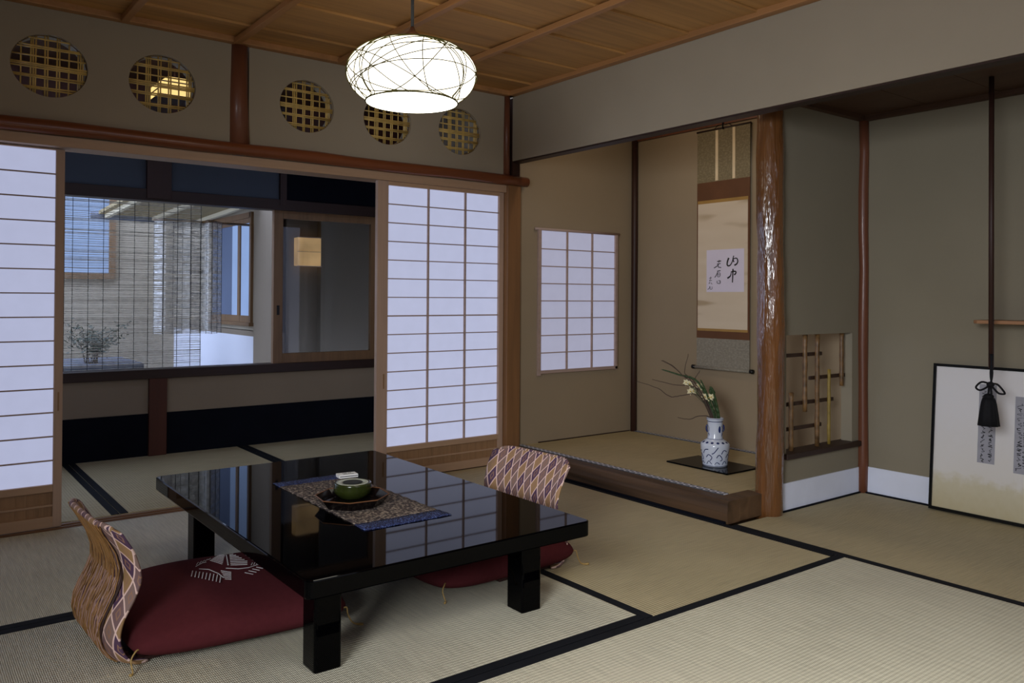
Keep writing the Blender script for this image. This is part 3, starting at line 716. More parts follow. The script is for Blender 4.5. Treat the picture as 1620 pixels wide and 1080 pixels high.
blind('rippled_reed_blind', 'shorter rippled grey reed blind hanging behind the wide blind, right side', ps, at(300, 528, 1, 5.95).z, at(262, 347, 1, 5.95).z, .0066, .0026, REED2, [i / 9 for i in range(10)], .7)
# shrub and stone ledge
a = at(140, 585, 1, 6.6)
tag(build('stone_ledge', MB().box(.2, 6.3, .0, at(213, 560, 1, 6.6).x, 7.0, a.z + .06), STONE, bevel=.015), 'dark stone ledge at the foot of the courtyard shrub', 'stone')
t = thing('nandina_shrub', 'small leafy shrub growing on the stone ledge behind the reed blind', 'shrub', (a.x, 6.45, a.z + .06))
ms, ml = MB(), MB()
for k in range(11):
    base = Vector((a.x + random.uniform(-.04, .04), 6.45 + random.uniform(-.05, .05), a.z + .05)); an = random.uniform(-1, 1)
    tip = base + Vector((an * .22, random.uniform(-.12, .12), random.uniform(.14, .30)))
    mid = base.lerp(tip, .5) + Vector((-an * .03, 0, .05)); path = spline([base, mid, tip], 5); ms.tube(path, [.005 - .0004 * i for i in range(len(path))], 5)
    for i in range(3, len(path)):
        for _ in range(7):
            c = path[i] + Vector((random.gauss(0, .035), random.gauss(0, .035), random.gauss(0, .022))); d = Vector((random.gauss(0, 1), random.gauss(0, 1), random.gauss(0, .5))).normalized()
            e = d.orthogonal().normalized() * .006; d = d * .017
            ml.quad(c - d, c + e, c + d, c - e)
build('stems', ms, STEM, t, True); build('foliage', ml, LEAF, t)['kind'] = 'stuff'
sol = t.children[-1].modifiers.new('thick', 'SOLIDIFY'); sol.thickness = .0006

# ------------------------------------------------------------ black lacquer table
TX0, TX1, TY0, TY1, TZ = .818, 1.757, 1.888, 3.335, .302
t = thing('lacquer_table', 'low black lacquered table with glossy top in the room centre', 'table', ((TX0 + TX1) / 2, (TY0 + TY1) / 2, 0))
def rrect(x0, x1, y0, y1, r, z, n=5):
    out = []
    for cx, cy, a0 in ((x1 - r, y0 + r, -PI / 2), (x1 - r, y1 - r, 0), (x0 + r, y1 - r, PI / 2), (x0 + r, y0 + r, PI)):
        for k in range(n + 1): a = a0 + PI / 2 * k / n; out.append((cx + r * math.cos(a), cy + r * math.sin(a), z))
    return out
build('tabletop', MB().prism(rrect(TX0, TX1, TY0, TY1, .022, TZ - .048), (0, 0, .048)), LACQ, t, bevel=.004)
build('apron', MB().prism(rrect(TX0 + .075, TX1 - .075, TY0 + .12, TY1 - .12, .01, TZ - .066), (0, 0, .018)), LACQ, t)
for sx in (0, 1):
    for sy in (0, 1):
        lx0 = TX0 + .083 if sx == 0 else TX1 - .083 - .078; ly0 = TY0 + .144 if sy == 0 else TY1 - .144 - .082
        m = MB().prism(rrect(lx0, lx0 + .078, ly0, ly0 + .082, .008, .0018), (0, 0, TZ - .0618))
        o = build('leg', m, LACQ, t, bevel=.002)
        # curved bracket where leg meets apron
        x = lx0 + .078 if sx == 0 else lx0; sgn = 1 if sx == 0 else -1
        prof = [(x, ly0 + .01, TZ - .066)] + [(x + sgn * .045 * (1 - math.sin(a)), ly0 + .01, TZ - .066 - .045 * (1 - math.cos(a))) for a in [PI / 2 * k / 6 for k in range(7)]]
        build('bracket', MB().prism(prof, (0, .06, 0)), LACQ, o)

# woven runner, tray, bowl, matchbox
t = thing('table_runner', 'small woven runner with blue ends laid across the black table', 'runner', (1.28, 2.57, TZ))
def cloth(x0, x1, y0, y1, z, mat, nm, skew=0.0):
    m = MB(); nx, ny = 14, max(3, int((y1 - y0) / .02)); top = []
    for j in range(ny + 1):
        for i in range(nx + 1):
            e = .002 * math.sin(j * 2.1) if i in (0, nx) else 0
            m.v.append((x0 + (x1 - x0) * i / nx + e * (1 if i else -1), y0 + (y1 - y0) * j / ny, z + .0028 + .0006 * math.sin(i * 1.7 + j * 2.3)))
    for j in range(ny):
        for i in range(nx): A = j * (nx + 1) + i; m.f.append((A, A + 1, A + nx + 2, A + nx + 1))
    o = build(nm, m, mat, t, True); s = o.modifiers.new('thick', 'SOLIDIFY'); s.thickness = .0022; s.offset = -1; return o
cloth(1.137, 1.430, 2.272, 2.880, TZ, RUNT, 'woven_centre'); cloth(1.132, 1.436, 2.196, 2.272, TZ, RUNB, 'blue_end_band'); cloth(1.137, 1.432, 2.880, 2.950, TZ, RUNB, 'blue_end_band')
zr = TZ + .004
lc, rc = at(498, 782, 2, zr + .030), at(617, 782, 2, zr + .030); tc_ = (lc + rc) / 2; rad = (rc - lc).length / 2
t = thing('octagonal_tray', 'dark octagonal lacquer tray on the woven runner', 'tray', (tc_.x, tc_.y, zr))
def octa(c, rads, zs, rot=.25):
    m = MB(); 
    for r, z in zip(rads, zs):
        for k in range(8): a = rot + k * PI / 4; m.v.append((c.x + r * math.cos(a), c.y + r * math.sin(a), z))
    for q in range(len(rads) - 1):
        for k in range(8): A = q * 8; m.f.append((A + k, A + (k + 1) % 8, A + 8 + (k + 1) % 8, A + 8 + k))
    m.f.append(tuple(range(8))); m.f.append(tuple((len(rads) - 1) * 8 + k for k in range(8))); return m
build('tray_body', octa(tc_, [rad * .72, rad * .80, rad * .985, rad * .965, rad * .76, rad * .70], [zr, zr, zr + .030, zr + .030, zr + .008, zr + .006]), TRAY, t)
pts = [(tc_.x + rad * .975 * math.cos(.25 + k * PI / 4), tc_.y + rad * .975 * math.sin(.25 + k * PI / 4), zr + .0305) for k in range(9)]
build('rim', MB().tube(pts, .0018, 6, False), TRAYR, t)
bc = at(558, 790, 2, zr + .006)
bc = (at(528, 765, 2, zr + .052) + at(588, 765, 2, zr + .052)) / 2; br = (at(588, 765, 2, zr + .052) - at(528, 765, 2, zr + .052)).length / 2
zb = zr + .0065
t = thing('ash_bowl', 'squat olive green glazed bowl standing in the tray', 'bowl', (bc.x, bc.y, zb))
KZ = 1.04
def sq(pr_): return [(a_, b_ * KZ) for a_, b_ in pr_]
build('bowl_body', MB().lathe(sq([(br * .62, 0), (br * .70, .003), (br * .95, .018), (br * 1.0, .032), (br * .96, .044), (br * .97, .048), (br * .9, .050), (br * .80, .0495), (br * .78, .047)]), (bc.x, bc.y, zb), 40), GREEN, t, True)
build('inner_rim', MB().lathe(sq([(br * .86, .049), (br * .78, .0506), (br * .55, .049), (br * .54, .040)]), (bc.x, bc.y, zb), 36), PALEG, t, True)
build('dark_hole', MB().lathe(sq([(br * .50, .0495), (br * .50, .0512), (br * .01, .0512)]), (bc.x, bc.y, zb), 30), ASH, t)
mc = at(549, 752, 2, zb + .058)
t = thing('matchbox', 'white matchbox with small dark print lying on the bowl rim', 'matchbox', (mc.x, mc.y, zb + .0532), rz=math.radians(-8))
build('box_body', B(-.034, -.020, .0005, .034, .020, .012), WHITE, t, bevel=.001, local=True)
m = MB()
for q in (-.014, -.008, -.002, .008, .014): m.ribbon([(q - .0022, .006, .0121), (q + .0022, .006, .0121)], .0045, (0, 0, 1), .0004)
m.ribbon([(-.016, -.008, .0121), (.022, -.008, .0121)], .0035, (0, 0, 1), .0004); m.ribbon([(-.032, -.0201, .0065), (.032, -.0201, .0065)], .0025, (0, -1, 0), .0004)
build('print', m, INK, t, local=True)

# ------------------------------------------------------------ floor cushions and legless chairs
CA, CH = .315, .075
def cz(u, v):
    u = max(-1, min(1, u)); v = max(-1, min(1, v)); return CH * ((1 - abs(u) ** 3.6) * (1 - abs(v) ** 3.6)) ** .50
def cushion(label, c, rz, z0, group='maroon floor cushions'):
    t = thing('floor_cushion', label, 'cushion', (c[0], c[1], z0), rz, group); n = 36; m = MB()
    zm = .040
    def xy(u, v):                       # corners rounded off, as in a stuffed cushion
        q = 1 - .085 * (abs(u) * abs(v)) ** 5; return CA * u * q, CA * v * q
    idx = {}
    for s in (1, -1):
        for j in range(n + 1):
            for i in range(n + 1):
                u, v = i / n * 2 - 1, j / n * 2 - 1
                if s < 0 and (i in (0, n) or j in (0, n)): idx[s, i, j] = idx[1, i, j]; continue
                x, y = xy(u, v); z = zm + (cz(u, v) + .0016 * math.sin(u * 6 + v * 4) if s > 0 else -min(zm - .0005, cz(u, v) * .8))
                idx[s, i, j] = len(m.v); m.v.append((x, y, z))
        for j in range(n):
            for i in range(n): m.f.append((idx[s, i, j], idx[s, i + 1, j], idx[s, i + 1, j + 1], idx[s, i, j + 1]))
    build('cushion_body', m, MAROON, t, True, local=True)
    for su in (-1, 1):
        for sv in (-1, 1):
            x, y = xy(su, sv); d = Vector((su, sv, 0)).normalized(); p0 = Vector((x, y, zm)) - d * .004
            g = MB(); pth = spline([p0, p0 + d * .012 + Vector((0, 0, .002)), p0 + d * .022 + Vector((.006 * sv, 0, -.018)), p0 + d * .032 + Vector((.004, .006 * su, -zm - z0 + .006)), p0 + d * .055 + Vector((.012, .004, -zm - z0 + .004))], 4)
            g.tube(pth, [.0022] * (len(pth) - 4) + [.003, .004, .0045, .003], 6); build('corner_tassel', g, GOLDC, t, True, local=True)
    return t, zm
def zaisu(label, loc, rz):            # faces local +x; back plate is an S curve, width along y
    t = thing('zaisu_chair', label, 'floor chair', loc, rz, 'legless floor chairs'); W2 = .225; th = .011
    prof = spline([(.33, 0, .006), (.10, 0, .006), (.035, 0, .010), (.004, 0, .036), (-.010, 0, .080), (.000, 0, .130), (.028, 0, .185), (.042, 0, .235), (.026, 0, .300), (-.004, 0, .355), (-.022, 0, .386)], 6)
    acc = [0]
    for i in range(1, len(prof)): acc.append(acc[-1] + (prof[i] - prof[i - 1]).length)
    m = MB(); m.uv = []; ny = 12
    nr = []
    for i, p in enumerate(prof):
        tt = (prof[min(i + 1, len(prof) - 1)] - prof[max(i - 1, 0)]).normalized(); nr.append(Vector((tt.z, 0, -tt.x)))
    i0 = 8        # back part starts where the seat board ends
    for i in range(i0, len(prof)):
        f = acc[i] - acc[i0]; top = max(0, (i - (len(prof) - 6)) / 5); wd = W2 * (1 - .09 * top ** 3) * (1 - .05 * math.sin(PI * min(1, f / .4)))
        if i < i0 + 6: wd = W2 * (.93 + .07 * (i - i0) / 6)
        for s in (1, -1):
            for j in range(ny + 1):
                v = j / ny * 2 - 1; p = prof[i] + nr[i] * (th / 2 * s if abs(v) < .99 else th / 2 * s * .5)
                bend = .032 * max(0, (abs(v) - .55) / .45) ** 2 * 1.0; m.v.append((p.x + bend, p.y + v * wd, p.z + (-.012 * top * max(0, (abs(v) - .75) / .25) ** 2))); m.uv.append((v * .5 + .5, f / .062))
    K = 2 * (ny + 1)
    for i in range(len(prof) - i0 - 1):
        for j in range(ny):
            A = i * K + j; m.f.append((A, A + 1, A + K + 1, A + K)); A += ny + 1; m.f.append((A, A + K, A + K + 1, A + 1))
        A = i * K; m.f.append((A, A + K, A + K + ny + 1, A + ny + 1)); A += ny; m.f.append((A, A + ny + 1, A + K + ny + 1, A + K))
    for i in (0, len(prof) - i0 - 1):
        for j in range(ny): A = i * K + j; m.f.append((A, A + 1, A + ny + 2, A + ny + 1))
    bk = build('backrest', m, DIAM, t, True, local=True)
    s = MB()
    s.box(.06, -W2 * .86, .001, .33, W2 * .86, .0115); build('seat_board', s, SEATW, t, local=True, bevel=.003)
    # crossing strands on the rear side
    g = MB()
    for i in range(i0 + 4, len(prof) - 4):
        for v in (-.74, .74): p = prof[i] - nr[i] * (th / 2 + .0012); g.v.append((p.x + 0.032 * max(0, (abs(v) - .55) / .45) ** 2, v * W2, p.z))
    g.f = [(k, k + 1, k + 3, k + 2) for k in range(0, len(g.v) - 2, 2)]
    rb_ = build('gap_shade_sheet', g, SEATW, t, True, local=True); sm = rb_.modifiers.new('thick', 'SOLIDIFY'); sm.thickness = .001  # added dark sheet that gives the gaps between strands their shade
    for nm, mt, ph, cnt in (('rear_strands', STRAND, 0, 12), ('pale_rear_strands', STRAND2, .5, 9)):
        g = MB()
        for k in range(cnt):
            y0 = (k + .5 + ph * .3) / cnt * 2 - 1
            for d in (1, -1):
                pp = []
                for q in range(13):
                    i = i0 + 5 + int((len(prof) - i0 - 6) * q / 12); p = prof[i] - nr[i] * (th / 2 + .0015 + .0012 * (d > 0))
                    yy = max(-.80, min(.80, y0 * (.80 - .10 * math.sin(PI * q / 12)) + d * .05 * math.sin(q * .9 + k * 1.3)));
                    if nm == 'pale_rear_strands' and q > 7: continue
                    pp.append((p.x + 0.032 * max(0, (abs(yy) - .55) / .45) ** 2, yy * W2, p.z))
                g.tube(pp, .0020 if ph == 0 else .0016, 5, False)
        build(nm, g, mt, t, True, local=True)
    # wrapped top edge
    g = MB(); e = prof[-1]; g.tube([(e.x + .032 * max(0, (abs(y) * .97 - .55) / .45) ** 2, y * W2 * .895, e.z - .003 - .012 * max(0, (abs(y) * .97 - .75) / .25) ** 2) for y in (-1, -.9, -.8, -.7, -.6, 0, .6, .7, .8, .9, 1)], [.006] + [.008] * 9 + [.006], 10); g.uv = [((v[1] / W2) * .5 + .5, .2 + (v[0] - e.x) * 20) for v in g.v]
    build('top_edge', g, DIAM, bk, True, local=True)
    return t
zaisu('legless chair with S-curved harlequin back at the left end of the table, seen from behind', (.462, 2.575, 0), math.radians(3))
zaisu('legless chair with harlequin diamond back beyond the right end of the table', (2.028, 2.515, 0), math.radians(183))
CL = ((.848, 2.60), math.radians(-5)); ct, zm = cushion('maroon floor cushion with white fern embroidery, left of the table', *CL, .012)
cushion('maroon floor cushion without visible embroidery, mostly under the right end of the table', (1.752, 2.575), math.radians(1), .012)
# embroidery: fern fronds stitched on the top
ca, sa = math.cos(-CL[1]), math.sin(-CL[1])
def onc(u, v):
    p = at(u, v, 2, .012 + zm + .062); dx, dy = p.x - CL[0][0], p.y - CL[0][1]
    lx, ly = ca * dx - sa * dy, sa * dx + ca * dy
    return Vector((lx, ly, zm + cz(lx / CA, ly / CA) + .0022))
em = MB()
def st_(pts, w=.0045):
    P = [320 + 0] ; pp = []
    for (xa, ya_), (xb, yb2) in zip(pts, pts[1:]):
        for k in range(8): f = k / 7; pp.append(onc(320 + (xa + (xb - xa) * f) / 9.82, 840 + (ya_ + (yb2 - ya_) * f) / 9.82))
    pp = [p for i, p in enumerate(pp) if i == 0 or (p - pp[i - 1]).length > 1e-6]
    em.ribbon(pp, w * .5, (0, 0, 1), .0012)
fr = []
st_([(370, 410), (385, 500), (400, 600)], .007); st_([(-100, 620), (0, 560), (60, 545)], .006)
for k in range(8): a = k / 7; st_([(350 - 40 * a + 0, 420 + 165 * a), (250 - 150 * a + 20, 385 + 130 * a)], .0035)
for k in range(8): a = k / 7; st_([(420 + 20 * a, 450 + 150 * a - 40 + 40 * a), (480 + 220 * min(1, a * 1.4), 400 + 190 * a)], .004)
st_([(370, 650), (560, 660), (720, 640), (890, 580)], .0035)
for k in range(5): st_([(760 + 40 * k, 600 - 8 * k), (780 + 38 * k, 560 - 4 * k)], .004)
for k in range(5): st_([(660 + 60 * k, 720 - 30 * k), (790 + 50 * k, 745 - 32 * k)], .004)
st_([(-50, 660), (100, 670), (250, 735), (330, 800)], .0045)
for k in range(9): st_([(-150 + 55 * k, 690 + 9 * k), (-170 + 55 * k, 775 + 12 * k)], .0055)
for k in range(6): st_([(290 + 12 * k, 690 + 26 * k), (450, 715 + 22 * k)], .0035)
for k in range(5): st_([(-90 + 45 * k, 590 - 22 * k), (-60 + 48 * k, 545 - 18 * k)], .0035)
build('fern_embroidery', em, THREAD, ct, local=True)

# ------------------------------------------------------------ pendant lamp
PX, PY = 1.427, 2.45
t = thing('pendant_lamp', 'large glowing oval pendant lamp hanging from the ceiling', 'lamp', (PX, PY, ZC))
pr = []
for k in range(21):
    a = -1.02 + (1.45 + 1.02) * k / 20; pr.append((.222 * math.cos(a) ** .82, 1.768 + .112 * math.sin(a) * (1.0 if a > 0 else 1.05)))
pr[0] = (.156, 1.668)
m = MB().lathe([(r, z) for r, z in pr], (PX, PY, 0), 64, False); build('shade', m, SHADE, t, True)
prb = [(0.001, 1.655), (.06, 1.656), (.12, 1.660), (.156, 1.668)]
build('diffuser', MB().lathe(prb, (PX, PY, 0), 48, False), SHADEB, t, True)
m = MB(); m.tube([(PX + .158 * math.cos(a), PY + .158 * math.sin(a), 1.669) for a in [2 * PI * i / 48 for i in range(49)]], .0028, 6, False); build('lower_ring', m, TWINE, t, True)
m = MB()
def onsh(th, z):
    for k in range(len(pr) - 1):
        if pr[k][1] <= z <= pr[k + 1][1]:
            f = (z - pr[k][1]) / (pr[k + 1][1] - pr[k][1]); r = pr[k][0] + (pr[k + 1][0] - pr[k][0]) * f; return Vector((PX + (r + .0032) * math.cos(th), PY + (r + .0032) * math.sin(th), z))
    return Vector((PX + .02 * math.cos(th), PY + .02 * math.sin(th), pr[-1][1]))
rnd = random.Random(3)
for k in range(22):                                    # tilted great circles of twine
    nx = Vector((rnd.gauss(0, 1), rnd.gauss(0, 1), rnd.gauss(0, .75))).normalized(); off = rnd.uniform(-.35, .35)
    a1 = nx.orthogonal().normalized(); a2 = nx.cross(a1); rr = math.sqrt(1 - off * off); seg = []
    for i in range(73):
        a = 2 * PI * i / 72; q = nx * off + a1 * rr * math.cos(a) + a2 * rr * math.sin(a); z = 1.768 + .11 * q.z
        if pr[0][1] < z < pr[-1][1] - .002: seg.append(onsh(math.atan2(q.y, q.x), z))
        else:
            if len(seg) > 3: m.tube(seg, .0016, 5, False)
            seg = []
    if len(seg) > 3: m.tube(seg, .0016, 5, False)
build('twine_web', m, TWINE, t)
build('cap', MB().lathe([(.030, 1.872), (.032, 1.885), (.026, 1.905), (.012, 1.915), (.007, 1.93)], (PX, PY, 0), 24), METAL, t, True)
build('cord', MB().tube([(PX, PY, 1.92), (PX, PY, 2.21)], .0055, 10), STRING, t, True)
build('ceiling_rose', MB().lathe([(.035, 2.205), (.04, 2.215), (.04, ZC)], (PX, PY, 0), 24), METAL, t, True)

# ------------------------------------------------------------ hanging scroll
xs = 4.022; ya, yb_ = 3.367, 2.972
t = thing('hanging_scroll', 'tall calligraphy scroll hanging on the alcove back wall', 'scroll', (xs, (ya + yb_) / 2, .575))
def sheet(nm, z0, z1, mat, y0=yb_, y1=ya, dx=0, par=None): return build(nm, B(xs - dx - .0012, y0, z0, xs - dx, y1, z1), mat, par or t)
sheet('upper_silk', 1.718, 2.035, SILK); sheet('lower_silk', .575, .755, SILKL)
sheet('brown_mount', .755, 1.718, BROWNS)
sheet('gold_strip', 1.586, 1.606, GOLDS, yb_ + .012, ya - .006, .0012); sheet('gold_strip', .800, .815, GOLDS, yb_ + .012, ya - .006, .0012)
pap = sheet('painting_paper', .815, 1.586, CREAM, yb_ + .014, ya - .008, .0012)
p0 = at(1118, 395, 0, xs - .0030); p1 = at(1177, 462, 0, xs - .0030)
card = build('poem_card', B(xs - .0034, p1.y, 1.040, xs - .0022, p0.y, 1.298), SHIK, pap)
for u in (1134, 1161): y = at(u, 250, 0, xs - .003).y; build('ivory_strip', B(xs - .004, y - .010, 1.722, xs - .0012, y + .010, 2.03), IVORY, t)
build('top_rod', MB().tube([(xs, yb_ - .004, 2.037), (xs, ya + .004, 2.037)], .006, 8), DARKX, t, True)
build('bottom_rod', MB().tube([(xs - .002, yb_ - .006, .572), (xs - .002, ya + .010, .572)], .010, 12), SILKL, t, True)
for y0, y1 in ((ya + .010, ya + .032), (yb_ - .006, yb_ - .028)): build('rod_knob', MB().tube([(xs - .002, y0, .572), (xs - .002, y1, .572)], [.0125, .0135], 14), LACQB, t, True)
ym = (ya + yb_) / 2
build('hanging_cord', MB().tube([(xs, ya - .13, 2.04), (xs + .006, ym + .004, 2.085), (xs, yb_ + .13, 2.04)], .0022, 6), TASS, t, True)
build('wall_hook', MB().tube([(4.04, ym - .004, 2.03), (4.012, ym - .004, 2.03), (4.012, ym - .004, 2.13)], .005, 8), TASS, t, True)
inks = [MB(), MB(), MB()]
def br(pts, w0, w1=None):
    pp = spline([at(1090 + x / 10.8, 380 + y / 10.8, 0, xs - .0035) for x, y in pts], 4); n = len(pp); w1 = w1 or w0
    inks[0 if pts[0][0] > 600 else 1 if pts[0][0] > 410 else 2].ribbon(pp, [w0 + (w1 - w0) * k / (n - 1) for k in range(n)], (-1, 0, 0), .0005)
U = .0034 / 10.8 * 1.02        # metres per drawing unit
for pts, a_, b_ in (([(680, 300), (657, 365), (655, 425), (695, 432), (735, 375), (766, 262)], 34, 16), ([(766, 262), (755, 300), (752, 325), (768, 372)], 18, 24), ([(756, 318), (812, 305), (834, 350), (818, 400), (775, 426)], 18, 30),
    ([(752, 488), (748, 600), (742, 722)], 30, 22), ([(715, 545), (760, 530), (800, 535), (798, 565), (772, 590)], 22, 28), ([(722, 555), (705, 612), (656, 648)], 16, 34),
    ([(480, 362), (548, 352)], 14, 18), ([(518, 335), (508, 385)], 12, 12), ([(478, 408), (540, 395)], 14, 12), ([(512, 400), (480, 440), (428, 474)], 12, 18), ([(505, 425), (500, 455), (550, 466)], 12, 16),
    ([(482, 528), (538, 518)], 14, 16), ([(492, 535), (470, 590), (440, 636)], 14, 14), ([(488, 565), (530, 560), (528, 615), (488, 620), (490, 570)], 10, 10), ([(492, 592), (526, 590)], 10, 10),
    ([(482, 690), (480, 728), (510, 738)], 12, 10), ([(503, 688), (536, 692), (532, 736), (506, 738)], 11, 11), ([(510, 712), (532, 712)], 9, 9),
    ([(372, 620), (366, 665), (350, 695), (392, 682)], 9, 9), ([(346, 648), (386, 640)], 9, 9), ([(338, 742), (352, 718), (352, 738)], 9, 9), ([(370, 722), (396, 750)], 9, 9),
    ([(352, 785), (346, 820), (318, 840)], 10, 10), ([(364, 788), (362, 832), (392, 830), (392, 792)], 9, 9)):
    br(pts, a_ * U * 1.05, b_ * U * 1.05)
for ink in inks: build('calligraphy', ink, INK, card)

# ------------------------------------------------------------ vase on tray with flowers
zf = .0995
t = thing('lacquer_board', 'thin black lacquer board under the porcelain vase', 'tray', (3.535, 2.85, zf))
build('board', B(3.40, 2.645, zf + .001, 3.668, 3.055, zf + .009), LACQ, t, bevel=.002)
t_board = t
VC = Vector((3.525, 2.823, zf + .009))
t = thing('porcelain_vase', 'blue and white porcelain vase holding narcissus on the black board', 'vase', VC)
prf = [(.062, 0), (.066, .003), (.066, .01), (.071, .06), (.076, .098), (.0765, .113), (.072, .122), (.058, .132), (.044, .140), (.040, .148), (.039, .19), (.040, .222), (.040, .236), (.045, .244), (.046, .250), (.043, .254), (.036, .254), (.034, .240), (.034, .15)]
VH = 1.0
build('vase_body', MB().lathe(prf, VC, 56), PORC, t, True)
deco = MB()
def vr(z):
    for (r0, z0), (r1, z1) in zip(prf, prf[1:]):
        if z0 <= z <= z1 and z1 > z0: return r0 + (r1 - r0) * (z - z0) / (z1 - z0)
    return .04
def vp(a, z): r = vr(z) + .0006; return Vector((VC.x + r * math.cos(a), VC.y + r * math.sin(a), VC.z + z))
def vstroke(pts, w):
    pp = spline([(a, z, 0) for a, z in pts], 5)
    for p, q in zip(pp, pp[1:]):
        A, C = vp(p.x, p.y), vp(q.x, q.y); nn = Vector((math.cos(p.x), math.sin(p.x), 0)); deco.ribbon([A, C], w, nn, .0004)
def blob(a, z, ra, rz_):
    n = 12; c = vp(a, z); nn = Vector((math.cos(a), math.sin(a), 0)); tg = Vector((-math.sin(a), math.cos(a), 0))
    i = len(deco.v); deco.v.append(tuple(c + nn * .0006))
    for k in range(n): q = 2 * PI * k / n; zz = z + rz_ * math.sin(q); aa = a + ra / .06 * math.cos(q); p = vp(aa, zz); deco.v.append(tuple(p + nn * .0003))
    for k in range(n): deco.f.append((i, i + 1 + k, i + 1 + (k + 1) % n))
for k in range(14): blob(2 * PI * k / 14, .127, .0075, .0045)
for k in range(9): vstroke([(2 * PI * k / 9 + .1, .070), (2 * PI * k / 9 + .28, .090 - .012 * (k % 2)), (2 * PI * k / 9 + .55, .082 + .012 * (k % 3))], .0045)
for k in range(8): vstroke([(2 * PI * k / 8, .050), (2 * PI * k / 8 + .2, .066), (2 * PI * k / 8 + .45, .052 - .008 * (k % 2)), (2 * PI * k / 8 + .3, .034)], .0044)
for k in range(10): vstroke([(2 * PI * k / 10, .014), (2 * PI * k / 10 + .2, .026 + .006 * (k % 2)), (2 * PI * k / 10 + .42, .016)], .0036)
for k in range(3):
    a = 2 * PI * k / 3 + .25; blob(a, .195, .011, .019); vstroke([(a + .35, .158), (a + .5, .175), (a + .7, .162)], .003); vstroke([(a + .3, .215), (a + .6, .20), (a + .5, .18)], .0025)
for zz, ww in ((.236, .004), (.143, .0022), (.006, .0022), (.250, .002)): vstroke([(2 * PI * k / 24, zz) for k in range(25)], ww)
build('cobalt_decoration', deco, COBALT, t)
for a in (-1.0, 1.3, 2.9):
    pass
for sgn in (0, PI):
    a = -.65 + sgn; m = MB(); m.tube(spline([vp(a, .215) + Vector((0, 0, 0)), vp(a, .208) + Vector((math.cos(a), math.sin(a), 0)) * .006, vp(a, .19) + Vector((math.cos(a), math.sin(a), 0)) * .007, vp(a, .178)], 4), .004, 8); build('side_handle', m, COBALT, t, True)
# flowers
top = VC + Vector((0, 0, .250))
def fp(u, v, x): return at(u, v, 0, x)
t = thing('flower_arrangement', 'bare twigs with cream narcissus and long leaves in the vase', 'flowers', VC + Vector((0, 0, .16)))
inside = VC + Vector((0, 0, .17))
def through(a): return [inside + Vector((a[0] * .4, a[1] * .4, 0)), top + Vector((a[0], a[1], .002))]
for pts, x, off in (([(1119, 640), (1104, 625), (1075, 626), (1060, 627), (1040, 614), (1008, 603)], 3.42, (-.012, .018)), ([(1117, 632), (1104, 612), (1085, 598), (1065, 580), (1046, 570)], 3.47, (-.01, .01)),
                    ([(1120, 640), (1108, 620), (1095, 611), (1065, 608), (1032, 600)], 3.48, (-.015, .012)), ([(1122, 640), (1110, 615), (1100, 600), (1105, 590), (1107, 586)], 3.52, (-.006, .004)),
                    ([(1118, 630), (1100, 605), (1082, 595), (1064, 578), (1048, 570)], 3.55, (0, .014)), ([(1119, 655), (1106, 658), (1090, 663), (1072, 660)], 3.46, (-.022, .012)),
                    ([(1112, 625), (1092, 600), (1083, 588), (1089, 560)], 3.50, (.004, .012))):
    P = through(off) + [fp(u, v, x) for u, v in pts[1:]]; P = spline(P, 5)
    P = [p + Vector((random.gauss(0, .0008), random.gauss(0, .0008), random.gauss(0, .0008))) for p in P]
    m = MB().tube(P, [.0034 - .0020 * k / len(P) for k in range(len(P))], 6); build('twig', m, TWIG, t, True)
for pts, x, off in (([(1118, 630), (1105, 605), (1072, 592), (1046, 584)], 3.50, (.004, .004)), ([(1127, 640), (1124, 615), (1132, 622)], 3.54, (.016, -.01)), ([(1130, 640), (1128, 618), (1122, 612)], 3.52, (.012, -.018)), ([(1124, 640), (1117, 620), (1108, 600)], 3.50, (0, 0)),
                    ([(1122, 640), (1112, 625), (1100, 612)], 3.54, (.006, .010)), ([(1128, 640), (1126, 630), (1122, 614)], 3.55, (.02, -.004))):
    P = spline(through(off) + [fp(u, v, x) for u, v in pts[1:]], 5); m = MB(); n = len(P); m.ribbon(P, [.006 + .005 * math.sin(PI * k / (n - 1)) if k < n - 1 else .001 for k in range(n)], (-.7, -.6, .3), .001); build('leaf', m, NLEAF, t, True)
for k, (u, v) in enumerate(((1086, 605), (1091, 607), (1097, 618), (1092, 619), (1106, 610), (1110, 613), (1115, 627), (1121, 629), (1125, 628))):
    c = fp(u, v, 3.50 + .01 * (k % 3)); st = spline([inside + Vector((0, 0, -.02)), top + Vector((random.uniform(-.015, .015), random.uniform(-.01, .015), 0)), c.lerp(top, .35) + Vector((.004, -.01, .004)), c], 4)
    m = MB().tube(st, .0018, 6); fl = build('flower_stem', m, NLEAF, t, True)
    nd = Vector((-.75 + random.uniform(-.3, .3), -.6 + random.uniform(-.3, .3), random.uniform(-.1, .4))).normalized(); a1 = nd.orthogonal().normalized(); a2 = nd.cross(a1)
    m = MB()
    for j in range(6):
        a = j * PI / 3 + k; d = a1 * math.cos(a) + a2 * math.sin(a); e = nd.cross(d)
        m.quad(c + nd * .002, c + d * .011 + e * .007, c + d * .022 + nd * .003, c + d * .011 - e * .007)
    pb = build('petals', m, PETAL, fl); s = pb.modifiers.new('thick', 'SOLIDIFY'); s.thickness = .0008
    build('crown', MB().tube([c + nd * .001, c + nd * .006], [.003, .0042], 8), YEL, fl, True)

